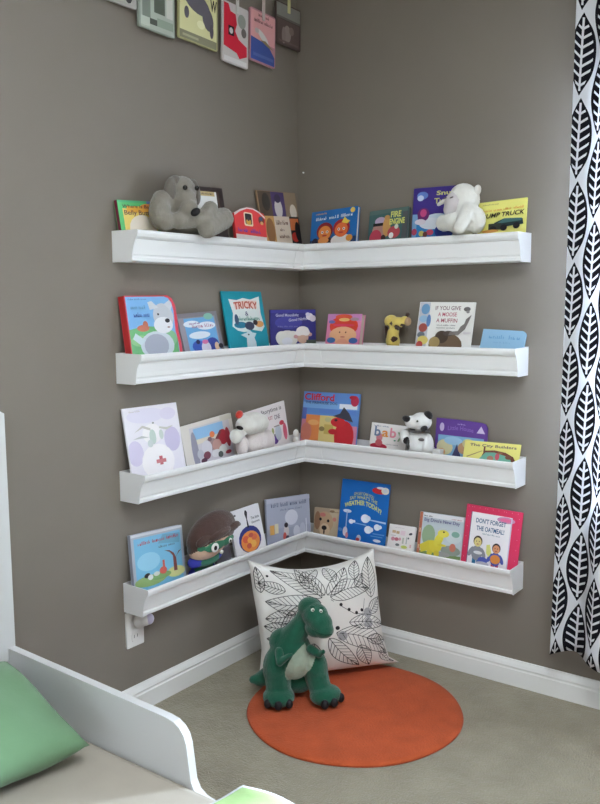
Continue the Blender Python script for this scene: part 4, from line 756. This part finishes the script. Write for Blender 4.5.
# ------------------------------------------------------------------ leaf-print cushion
TLc, TRc, BLc, BRc = Vector((0.137, -0.505, 0.440)), Vector((0.448, -0.150, 0.450)), Vector((0.205, -0.585, 0.030)), Vector((0.545, -0.125, 0.026))
nrm = (BRc - BLc).cross(TLc - BLc).normalized()      # towards the viewer
if nrm.y > 0: nrm = -nrm
def cush(u, v, side, off=0.0):
    # seam pulled in between the pointed corners
    k = [(-1, 0.0), (-0.88, 0.13), (-0.5, 0.16), (0.0, 0.11), (0.5, 0.05), (0.85, 0.03), (1, 0.0)]
    pull = next(a[1] + (b[1] - a[1]) * (v - a[0]) / (b[0] - a[0]) for a, b in zip(k[:-1], k[1:]) if v <= b[0] + 1e-9)
    uu = u * (1 - pull * u * u); vv = v * (1 - (0.26 if v > 0 else 0.02) * (1 - u * u) * abs(v) ** 3)
    uu *= 1 - 0.03 * (1 - v * v)
    s, t_ = (uu + 1) / 2, (vv + 1) / 2
    p = BLc.lerp(BRc, s).lerp(TLc.lerp(TRc, s), t_)
    th = 0.100 * (max(0, (1 - u ** 2)) * max(0, (1 - v ** 2))) ** 0.42
    th *= 1 + 0.10 * math.sin(3.1 * u + 1.7 * v + 0.5) + 0.06 * math.sin(5 * v - 3 * u)
    th += 0.004 * math.sin(9 * u + 5 * v * v) * (1 - u * u) * (1 - v * v)
    q = p + nrm * (th * side * (1.0 if side > 0 else 0.75) + (off if side > 0 else -off))
    q.z = max(q.z, 0.0125 + 0.012 * (1 - v) * 0)
    return q
def cushn(u, v, off):
    e = 0.02
    a = cush(min(u + e, 1), v, 1) - cush(max(u - e, -1), v, 1); b2 = cush(u, min(v + e, 1), 1) - cush(u, max(v - e, -1), 1)
    n = a.cross(b2).normalized()
    if n.dot(nrm) < 0: n = -n
    return cush(u, v, 1) + n * off
bm = bmesh.new(); NU = 48
org = (BLc + BRc) / 2; org.z = 0
grid = {}
for side in (1, -1):
    for i in range(NU + 1):
        for j in range(NU + 1):
            edge = i in (0, NU) or j in (0, NU)
            if side == -1 and edge: grid[(side, i, j)] = grid[(1, i, j)]; continue
            u = -math.cos(PI * i / NU); v = -math.cos(PI * j / NU)
            u = 0.5 * u + 0.5 * (2 * i / NU - 1); v = 0.5 * v + 0.5 * (2 * j / NU - 1)
            grid[(side, i, j)] = bm.verts.new(cush(u, v, side) - org)
    for i in range(NU):
        for j in range(NU):
            q = [grid[(side, i, j)], grid[(side, i + 1, j)], grid[(side, i + 1, j + 1)], grid[(side, i, j + 1)]]
            bm.faces.new(q if side == 1 else q[::-1])
bmesh.ops.recalc_face_normals(bm, faces=bm.faces[:])
me = bpy.data.meshes.new('cover'); bm.to_mesh(me); bm.free()
cu_t = thing('throw_pillow', 'white square cushion with black leaf line drawing, propped in the corner on the rug', 'cushion', org)
cw = mat('white_cotton', (232, 229, 224), 0.9, 0.02, 12, 0.25, 500, spec=0.08, sheen=0.2)
link('cover', me, cw, cu_t, True)
# printed leaves: strokes that lie on the fabric
bmL = bmesh.new()
def stroke(pts, wd):
    pts = [p for p in pts if abs(p[0]) < 0.97 and abs(p[1]) < 0.97]
    if len(pts) < 2: return
    L = []
    for i, (u, v) in enumerate(pts):
        a = pts[max(i - 1, 0)]; b2 = pts[min(i + 1, len(pts) - 1)]
        dx, dy = b2[0] - a[0], b2[1] - a[1]; l = math.hypot(dx, dy) or 1
        nx, ny = -dy / l * wd / 0.5, dx / l * wd / 0.5
        L.append((bmL.verts.new(cushn(u + nx, v + ny, 0.0012) - org), bmL.verts.new(cushn(u - nx, v - ny, 0.0012) - org)))
    for a, b2 in zip(L[:-1], L[1:]): bmL.faces.new((a[0], a[1], b2[1], b2[0]))
def leaf(b0, t0, wd, veins=8, bend=0.0):
    bx_, by_ = b0; dx, dy = t0[0] - bx_, t0[1] - by_; l = math.hypot(dx, dy); px, py = -dy / l, dx / l
    def pt(t, s): 
        c = bend * math.sin(PI * t); return (bx_ + dx * t + px * (s + c), by_ + dy * t + py * (s + c))
    prof = lambda t: wd * (math.sin(PI * min(1, t) ** 0.8) ** 0.85 if 0 < t < 1 else 0)
    for sg in (1, -1): stroke([pt(i / 20, sg * prof(i / 20)) for i in range(21)], 0.0024)
    stroke([pt(i / 14, 0) for i in range(15)], 0.0022)
    for k in range(1, veins + 1):
        t = k / (veins + 1.6)
        for sg in (1, -1):
            te = min(t + 0.16, 0.97)
            stroke([pt(t + (te - t) * q, sg * prof(te) * 0.96 * q) for q in (0, 0.33, 0.66, 1)], 0.0018)
LEAVES = [((-0.08, 0.22), (-0.86, 0.30), 0.17, 10, 0.05), ((-0.06, 0.30), (-0.72, 0.86), 0.15, 10, -0.06), ((-0.02, 0.34), (-0.34, 0.96), 0.13, 9, 0.04), ((0.06, 0.30), (0.74, 0.36), 0.17, 10, 0.08),
    ((0.02, 0.34), (0.40, 0.84), 0.12, 8, -0.05), ((0.76, 0.2), (0.84, 0.92), 0.14, 10, 0.03), ((-0.10, 0.16), (-0.70, -0.18), 0.14, 9, -0.05), ((0.10, -0.30), (0.92, -0.78), 0.19, 11, 0.10),
    ((0.0, -0.38), (0.40, -0.92), 0.12, 8, -0.04), ((-0.3, -0.30), (-0.92, -0.30), 0.12, 8, 0.04), ((-0.5, -0.5), (-0.92, -0.92), 0.12, 8, 0.0), ((-0.9, 0.45), (-0.92, 0.9), 0.08, 6, 0.0), ((0.5, 0.55), (0.62, 0.95), 0.09, 6, 0.02),
    ((0.30, -0.15), (0.95, -0.28), 0.12, 8, 0.03), ((-0.2, -0.45), (-0.35, -0.93), 0.12, 8, 0.03), ((-0.45, 0.08), (-0.9, 0.02), 0.11, 7, 0.02), ((-0.30, 0.60), (-0.02, 0.92), 0.11, 7, 0.0), ((0.16, 0.55), (0.10, 0.95), 0.10, 7, 0.0), ((-0.55, 0.45), (-0.93, 0.62), 0.10, 7, 0.0), ((0.68, -0.05), (0.94, 0.18), 0.10, 6, 0.0), ((-0.5, -0.18), (-0.94, -0.1), 0.10, 7, 0.0), ((0.42, -0.55), (0.55, -0.94), 0.11, 7, 0.0), ((-0.62, -0.35), (-0.6, -0.9), 0.11, 8, 0.0), ((0.74, -0.72), (0.95, -0.95), 0.07, 5, 0.0), ((0.5, 0.42), (0.66, 0.64), 0.07, 5, 0.0), ((0.55, -0.45), (0.95, -0.55), 0.09, 6, 0.0)]
for lf in LEAVES: leaf(*lf)
stroke([(0.06, 0.26), (0.22, 0.12), (0.40, -0.02), (0.62, -0.06)], 0.002)
stroke([(0.62, 0.2), (0.56, 0.0), (0.5, -0.2), (0.2, -0.3)], 0.0016)
def blob(u, v, r, mi):
    c = [bmL.verts.new(cushn(u + r * math.cos(2 * PI * i / 16), v + r * 1.15 * math.sin(2 * PI * i / 16), 0.0011 + 0.0002 * mi) - org) for i in range(16)]
    bmL.faces.new(c).material_index = mi
for u, v, r in ((0.20, 0.16, 0.025), (0.32, 0.06, 0.025), (0.44, -0.01, 0.025), (0.54, 0.02, 0.025), (-0.78, 0.74, 0.02), (0.12, -0.22, 0.03)): blob(u, v, r, 0)
blob(0.64, -0.04, 0.075, 1); blob(0.62, -0.20, 0.075, 1); blob(0.18, -0.36, 0.07, 1)
for f in bmL.faces:
    f.normal_update()
    if f.normal.dot(nrm) < 0: f.normal_flip()
me = bpy.data.meshes.new('leaf_print'); bmL.to_mesh(me); bmL.free()
link('leaf_print', me, [mat('black_print', (46, 44, 46), 0.9), mat('grey_print', (168, 166, 168), 0.9)], cu_t)

# ------------------------------------------------------------------ green plush dinosaur
DG = fur('green_plush', (30, 86, 66), 0.08); DC = fur('sage_belly_plush', (150, 164, 146), 0.05); DK = mat('black_vinyl', (28, 28, 32), 0.5)
t = thing('plush_dinosaur', 'green plush dinosaur with a pale belly sitting against the cushion on the orange rug', 'soft toy', (0.399, -0.558, 0.0155), (0, 0, rad(36.7)))
t.scale = (0.965, 0.965, 0.965)
def dino_paint(c, n):
    x = (c.x - (0.010 + (c.z - 0.15) * 0.42)) / 0.045; z = (c.z - 0.150) / 0.066
    return 1 if n.y < -0.05 and x * x + z * z < 1 and c.y < -0.03 else 0
plush('body', [((-0.025, 0.0, 0.165), (0.075, 0.062, 0.085), (0, 14, 0)), ((-0.012, -0.012, 0.145), (0.062, 0.06, 0.065)), ((-0.048, 0.01, 0.205), (0.052, 0.045, 0.048)),
    ('c', (-0.03, 0.0, 0.20), (0.022, -0.006, 0.285), 0.052, 0.034), ('c', (0.022, -0.006, 0.285), (0.036, -0.010, 0.31), 0.034, 0.036),
    # head and squared snout
    ((0.045, -0.012, 0.332), (0.044, 0.042, 0.038), (0, 20, 0)), ((0.062, -0.038, 0.318), (0.046, 0.046, 0.042), (0, 20, 0)), ((0.078, -0.056, 0.297), (0.044, 0.042, 0.040), (0, 25, 0)), ((0.086, -0.060, 0.277), (0.040, 0.040, 0.030), (0, 12, 0)), ((0.062, -0.050, 0.273), (0.036, 0.038, 0.027), (0, 10, 0)),
    # thighs, shins, feet
    ((-0.072, -0.012, 0.125), (0.050, 0.055, 0.072), (0, 6, 0)), ('c', (-0.070, -0.02, 0.10), (-0.068, -0.026, 0.045), 0.046, 0.044), ((-0.066, -0.045, 0.030), (0.056, 0.056, 0.033)),
    ((0.062, -0.005, 0.118), (0.044, 0.05, 0.066), (0, -8, 0)), ('c', (0.066, -0.012, 0.09), (0.078, -0.02, 0.045), 0.042, 0.040), ((0.096, -0.04, 0.032), (0.058, 0.048, 0.034), (0, 0, 25)),
    # tail
    ('c', (-0.06, 0.03, 0.09), (-0.135, 0.02, 0.062), 0.045, 0.024), ('c', (-0.135, 0.02, 0.062), (-0.158, 0.01, 0.066), 0.022, 0.014), ((0.0, 0.03, 0.06), (0.06, 0.05, 0.05))],
    [DG, DC], t, 0.0035, 5, paint=dino_paint, fuzz=0.0003)
plush('arm', [('c', (-0.062, -0.045, 0.190), (-0.060, -0.072, 0.165), 0.017, 0.014), ('c', (-0.060, -0.072, 0.165), (-0.030, -0.085, 0.192), 0.013, 0.009), ('c', (-0.030, -0.085, 0.192), (-0.020, -0.085, 0.198), 0.008, 0.005)], DG, t, 0.003, 3)
plush('arm', [('c', (0.045, -0.035, 0.195), (0.074, -0.055, 0.185), 0.016, 0.013), ('c', (0.074, -0.055, 0.185), (0.088, -0.07, 0.20), 0.011, 0.008)], DG, t, 0.003, 3)
plush('brow', [((0.052, -0.056, 0.353), (0.012, 0.009, 0.007)), ], DG, t, 0.002, 2)
plush('brow', [((0.082, -0.054, 0.348), (0.011, 0.009, 0.007)), ], DG, t, 0.002, 2)
for ex, ey_, ez in ((0.053, -0.068, 0.347), (0.080, -0.066, 0.342)):
    bm = bmesh.new(); ball(bm, (ex, ey_, ez), 0.0065, seg=14, ring=8); e = obj('eye', bm, mat('white_eye', (232, 230, 222), 0.3), t, True)
    bm = bmesh.new(); ball(bm, (ex + 0.001, ey_ - 0.005, ez + 0.001), (0.0028, 0.0022, 0.003), seg=10, ring=6); obj('pupil', bm, DK, e, True)
bm = bmesh.new()
for i in range(12):
    a0 = -0.9 + 1.8 * i / 11
    ball(bm, (0.084 + 0.044 * math.sin(a0) * 0.9, -0.062 - 0.039 * math.cos(a0), 0.276 - 0.010 * math.sin(a0) + 0.0), (0.004, 0.002, 0.0016), seg=8, ring=6)
obj('mouth_line', bm, mat('dark_green_thread', (18, 66, 48), 0.9), t, True)
for cx, cy, cz in ((-0.102, -0.082, 0.022), (-0.066, -0.098, 0.022), (-0.030, -0.084, 0.022), (0.092, -0.092, 0.022), (0.124, -0.078, 0.022), (0.148, -0.046, 0.024)):
    plush('claw', [((cx, cy, cz), (0.014, 0.013, 0.017))], DK, t, 0.0025, 2)

# ------------------------------------------------------------------ toddler bed, bottom left
bw = mat('white_bed_paint', (212, 212, 212), 0.35, spec=0.4)
t = thing('toddler_bed', 'white toddler bed with low side rail in the lower left foreground', 'bed', (0.02, -1.75, 0.0))
def loc(x, y, z): return (x - 0.02, y + 1.75, z)
def part(name, fn, m=bw, smooth=False):
    bm = bmesh.new(); fn(bm); bmesh.ops.translate(bm, verts=bm.verts, vec=(-0.02, 1.75, 0)); return obj(name, bm, m, t, smooth)
# headboard against the left wall, gently arched top
hb = [(-1.394, 0.0), (-1.394, 1.055)] + [(-1.394 - 0.70 * i / 12, 1.07 + 0.08 * math.sin(PI * i / 12)) for i in range(1, 12)] + [(-2.094, 1.055), (-2.094, 0.0)]
part('headboard', lambda bm: prism(bm, hb, 'x', 0.016, 0.040))
rail = [(0.04, 0.15), (1.42, 0.15), (1.42, 0.212), (0.80, 0.214), (0.765, 0.219), (0.745, 0.230), (0.734, 0.250), (0.727, 0.30), (0.722, 0.335), (0.714, 0.356), (0.700, 0.371), (0.682, 0.380), (0.655, 0.384), (0.04, 0.400)]
for y0, y1 in ((-1.417, -1.395), (-2.094, -2.072)):
    part('side_rail', lambda bm: prism(bm, rail, 'y', y0, y1))
fb = [(-1.394, 0.0), (-1.394, 0.30), (-1.45, 0.34), (-1.744, 0.36), (-2.04, 0.34), (-2.094, 0.30), (-2.094, 0.0)]
part('footboard', lambda bm: prism(bm, fb, 'x', 1.40, 1.425))
part('slat_base', lambda bm: [bx(bm, 0.10 + 0.12 * i, -2.07, 0.155, 0.17 + 0.12 * i, -1.42, 0.165) for i in range(11)], mat('pale_wood_slats', (200, 176, 140), 0.6, 0.1, 12))
for x in (0.028, 1.412):
    pass
# mattress with fitted sheet
bm = bmesh.new(); bx(bm, 0.045, -2.068, 0.167, 1.395, -1.420, 0.240, bev=0.02)
o = obj('mattress', bm, mat('beige_fitted_sheet', (172, 164, 152), 0.9, 0.03, 10, 0.35, 14, spec=0.05), None, True)
tag(o, 'low mattress in a beige fitted sheet on the white toddler bed', 'mattress')

# pillow: soft pad built like the cushion
def pad(name, c, ax, ay, th, rot, m, pin=0.10, seed=1):
    bm = bmesh.new(); n = 30; g = {}
    R3 = Euler([rad(v) for v in rot]).to_matrix()
    for sd in (1, -1):
        for i in range(n + 1):
            for j in range(n + 1):
                if sd == -1 and (i in (0, n) or j in (0, n)): g[(sd, i, j)] = g[(1, i, j)]; continue
                u, v = 2 * i / n - 1, 2 * j / n - 1
                uu = u * (1 - pin * (1 - v * v) * abs(u)); vv = v * (1 - pin * (1 - u * u) * abs(v))
                h = th * ((1 - u * u) * (1 - v * v)) ** 0.38 * (1 + 0.10 * math.sin(4 * u + 2.2 * v + seed) + 0.06 * math.sin(7 * v - 3 * u + seed))
                g[(sd, i, j)] = bm.verts.new(R3 @ Vector((ax * uu, ay * vv, h * sd)))
        for i in range(n):
            for j in range(n):
                q = [g[(sd, i, j)], g[(sd, i + 1, j)], g[(sd, i + 1, j + 1)], g[(sd, i, j + 1)]]
                bm.faces.new(q if sd == 1 else q[::-1])
    o = obj(name, bm, m, None, True); o.location = c
    return o
gp = mat('sage_green_cotton', (106, 138, 104), 0.9, 0.04, 10, 0.3, 30, spec=0.05, sheen=0.2)
o = pad('bed_pillow', (0.262, -1.690, 0.341), 0.200, 0.215, 0.082, (0, 14, -6), gp, 0.06)
tag(o, 'pale green pillow at the head of the white toddler bed', 'pillow')

# folded comforter at the foot of the mattress: rumpled slab, white turned-back border and green centre
bm = bmesh.new(); nx, ny = 40, 44; g = {}
def comf(s, q, top):
    x = 0.875 + 0.515 * s; y = -2.05 + 0.650 * q
    e = min(s / 0.10, (1 - s) / 0.10, q / 0.10, (1 - q) / 0.10, 1.0); e = max(e, 0.0)
    h = 0.006 + (0.074 + 0.020 * math.exp(-((s - 0.22) / 0.2) ** 2)) * math.sin(e * PI / 2) ** 0.7 * (1 + 0.08 * math.sin(9 * s + 5 * q) + 0.06 * math.sin(14 * q - 6 * s))
    x -= 0.05 * (1 - q) * (1 - s) * 0; x += 0.02 * math.sin(7 * q) * (1 - s)
    return Vector((x, y, 0.2415 + (h if top else 0.0)))
for tp in (True, False):
    for i in range(nx + 1):
        for j in range(ny + 1):
            g[(tp, i, j)] = bm.verts.new(comf(i / nx, j / ny, tp))
    for i in range(nx):
        for j in range(ny):
            q = [g[(tp, i, j)], g[(tp, i + 1, j)], g[(tp, i + 1, j + 1)], g[(tp, i, j + 1)]]
            f = bm.faces.new(q if tp else q[::-1])
            s_, q_ = (i + .5) / nx, (j + .5) / ny
            f.material_index = 1 if tp and (s_ > 0.10 and q_ < 0.91) and not (0.34 < s_ < 0.48) else 0
for i in range(nx):
    for j0 in (0, ny):
        bm.faces.new((g[(True, i, j0)], g[(True, i + 1, j0)], g[(False, i + 1, j0)], g[(False, i, j0)]))
for j in range(ny):
    for i0 in (0, nx):
        bm.faces.new((g[(True, i0, j)], g[(True, i0, j + 1)], g[(False, i0, j + 1)], g[(False, i0, j)]))
o = obj('comforter', bm, [mat('white_quilt_cotton', (178, 180, 180), 0.9, 0.02, 10, 0.2, 60), mat('lime_quilt_cotton', (138, 164, 108), 0.9, 0.03, 10, 0.2, 60)], None, True)
tag(o, 'white and lime green comforter bunched at the bottom edge on the toddler bed', 'blanket')

# ------------------------------------------------------------------ curtain
cmx = bpy.data.materials.new('leaf_curtain_fabric'); cmx.use_nodes = True
nt = cmx.node_tree; b = nt.nodes['Principled BSDF']; out = nt.nodes['Material Output']
uv = nt.nodes.new('ShaderNodeUVMap'); sp = nt.nodes.new('ShaderNodeSeparateXYZ'); nt.links.new(uv.outputs[0], sp.inputs[0])
U = N(nt, sp.outputs[0]); V = N(nt, sp.outputs[1])      # metres along the cloth, metres up
CW, CH = 0.134, 0.245
def leafset(du, dv):
    a = U / CW + du
    x = (a.fract() - 0.5) * 2.0                                  # -1..1 across a column
    y = (V / CH + dv).fract()                        # 0..1 up a leaf, columns staggered by half
    yy = (y - 0.5) * 2.0
    prof = (yy * (PI / 2)).cos() * 0.60 - 0.02                   # pointed leaf outline
    sway = yy * 0.05
    xx = (x - sway * (N(nt, U.s) * 0 + 1)).abs()
    inside = xx.lt(prof)
    # white midrib and slanting veins
    rib = xx.lt(0.045) * yy.abs().lt(0.86)
    vein = ((y * 9.0 - xx * 2.0).fract()).lt(0.30) * xx.lt(prof * 0.74) * xx.gt(0.0) * yy.lt(0.72) * yy.gt(-0.80)
    return inside * (N(nt, (rib.max(vein)).s) * -1 + 1)
L1 = leafset(0.0, 0.0); L2 = leafset(0.5, 0.5)
black = L1.max(L2)
mixc = nt.nodes.new('ShaderNodeMix'); mixc.data_type = 'RGBA'
nt.links.new(black.s, mixc.inputs[0]); mixc.inputs[6].default_value = lin((226, 226, 230)) + (1,); mixc.inputs[7].default_value = lin((26, 25, 32)) + (1,)
nt.links.new(mixc.outputs[2], b.inputs['Base Color']); b.inputs['Roughness'].default_value = 0.85; b.inputs['Specular IOR Level'].default_value = 0.1
tl = nt.nodes.new('ShaderNodeBsdfTranslucent'); nt.links.new(mixc.outputs[2], tl.inputs['Color'])
msh = nt.nodes.new('ShaderNodeMixShader'); msh.inputs[0].default_value = 0.30
nt.links.new(b.outputs[0], msh.inputs[1]); nt.links.new(tl.outputs[0], msh.inputs[2]); nt.links.new(msh.outputs[0], out.inputs['Surface'])
ct = thing('curtain', 'black and white leaf print curtain hanging at the right edge', 'curtain', (1.25, -0.10, 2.50))
bm = bmesh.new(); NS, NZ = 150, 60; uvl = bm.loops.layers.uv.new('UVMap')
ztop, zbot = 2.47, 0.19
def ccoord(s, z):
    f = (ztop - z) / (ztop - zbot)
    x0 = 1.134 - 0.038 * f; x1 = 1.56
    x = x0 + (x1 - x0) * s
    amp = 0.020 + 0.010 * f
    ph = s * 2 * PI * 2.2 - 0.6
    y = -0.115 + amp * math.sin(ph + 0.5 * math.sin(2.2 * f + s * 3)) + 0.010 * math.sin(ph * 2.1 + 3 * f)
    x += 0.008 * math.sin(ph * 1.0 + 1.2 + 1.5 * f)
    return Vector((x, y, z))
arc = [0.0]
for i in range(NS): arc.append(arc[-1] + (ccoord((i + 1) / NS, 1.3) - ccoord(i / NS, 1.3)).length)
gv = {}
for i in range(NS + 1):
    for j in range(NZ + 1):
        z = zbot + (ztop - zbot) * j / NZ
        p = ccoord(i / NS, z); p.z += (1 - j / NZ) ** 6 * 0.02 * math.sin(i / NS * 9)
        gv[(i, j)] = bm.verts.new(p - ct.location)
for i in range(NS):
    for j in range(NZ):
        f = bm.faces.new((gv[(i, j)], gv[(i + 1, j)], gv[(i + 1, j + 1)], gv[(i, j + 1)]))
        for lp, (a, c) in zip(f.loops, ((i, j), (i + 1, j), (i + 1, j + 1), (i, j + 1))):
            lp[uvl].uv = (arc[a] + 0.045, zbot + (ztop - zbot) * c / NZ)
me = bpy.data.meshes.new('panel'); bm.to_mesh(me); bm.free()
o = link('panel', me, cmx, ct, True)
sl = o.modifiers.new('thickness', 'SOLIDIFY'); sl.thickness = 0.0012
bm = bmesh.new()
for i in range(9):
    x = 1.16 + i * 0.046
    for k in range(16):
        a, a2 = 2 * PI * k / 16, 2 * PI * (k + 1) / 16
        cyl(bm, (x - 1.25, -0.015 + 0.019 * math.cos(a), 0.0 + 0.019 * math.sin(a)), (x - 1.25, -0.015 + 0.019 * math.cos(a2), 0.019 * math.sin(a2)), 0.0025, seg=6)
obj('ring', bm, mat('dark_bronze', (60, 52, 46), 0.4, metal=0.8), ct, True)
bm = bmesh.new(); cyl(bm, (1.08, -0.115, 2.50), (2.60, -0.115, 2.50), 0.011, seg=16); ball(bm, (1.07, -0.115, 2.50), 0.022)
for x in (1.12, 2.55):
    cyl(bm, (x, -0.115, 2.50), (x, 0.0, 2.50), 0.006); cyl(bm, (x, -0.006, 2.50), (x, 0.0, 2.50), 0.022)
o = obj('curtain_rod', bm, mat('dark_bronze', (60, 52, 46), 0.4, metal=0.8), None, True)
tag(o, 'dark curtain rod above the window carrying the leaf print curtain', 'curtain rod')

# ------------------------------------------------------------------ light
wd = bpy.data.worlds.new('house'); scene.world = wd; wd.use_nodes = True
bgn = wd.node_tree.nodes['Background']; bgn.inputs[0].default_value = (1.0, 0.93, 0.87, 1); bgn.inputs[1].default_value = 0.33
la = bpy.data.lights.new('window_daylight', 'AREA'); la.shape = 'RECTANGLE'; la.size = 1.3; la.size_y = 1.45; la.energy = 2000; la.color = (0.67, 0.82, 1.0)
lo = bpy.data.objects.new('window_daylight', la); COL.objects.link(lo); lo.location = (1.83, 0.35, 1.42); lo.rotation_euler = (rad(-90), 0, 0)
lb = bpy.data.lights.new('overhead_fill', 'AREA'); lb.shape = 'DISK'; lb.size = 0.5; lb.energy = 14; lb.color = (1.0, 0.95, 0.88)  # added unseen fill from above, for soft shade under the shelves
lo2 = bpy.data.objects.new('overhead_fill', lb); COL.objects.link(lo2); lo2.location = (1.9, -1.9, 2.66); lo2.rotation_euler = (0, 0, 0)

# ------------------------------------------------------------------ camera
cam = bpy.data.cameras.new('camera'); co = bpy.data.objects.new('camera', cam); COL.objects.link(co)
yaw, pitch, roll, fpx = 2.21063, -0.115842, -0.007343, 838.55
fw = Vector((math.cos(yaw) * math.cos(pitch), math.sin(yaw) * math.cos(pitch), math.sin(pitch)))
r_ = Vector((math.sin(yaw), -math.cos(yaw), 0)); u_ = r_.cross(fw)
r2 = math.cos(roll) * r_ + math.sin(roll) * u_; u2 = -math.sin(roll) * r_ + math.cos(roll) * u_
M = Matrix(((r2.x, u2.x, -fw.x, 2.0287), (r2.y, u2.y, -fw.y, -2.7233), (r2.z, u2.z, -fw.z, 1.3430), (0, 0, 0, 1)))
co.matrix_world = M
cam.sensor_fit = 'VERTICAL'; cam.sensor_height = 36.0; cam.lens = fpx / 804 * 36.0
cam.clip_start = 0.05
scene.camera = co
scene.view_settings.view_transform = 'Standard'; scene.view_settings.look = 'None'
scene.view_settings.gamma = 1.0; scene.view_settings.use_curve_mapping = False
scene.view_settings.exposure = 0.47
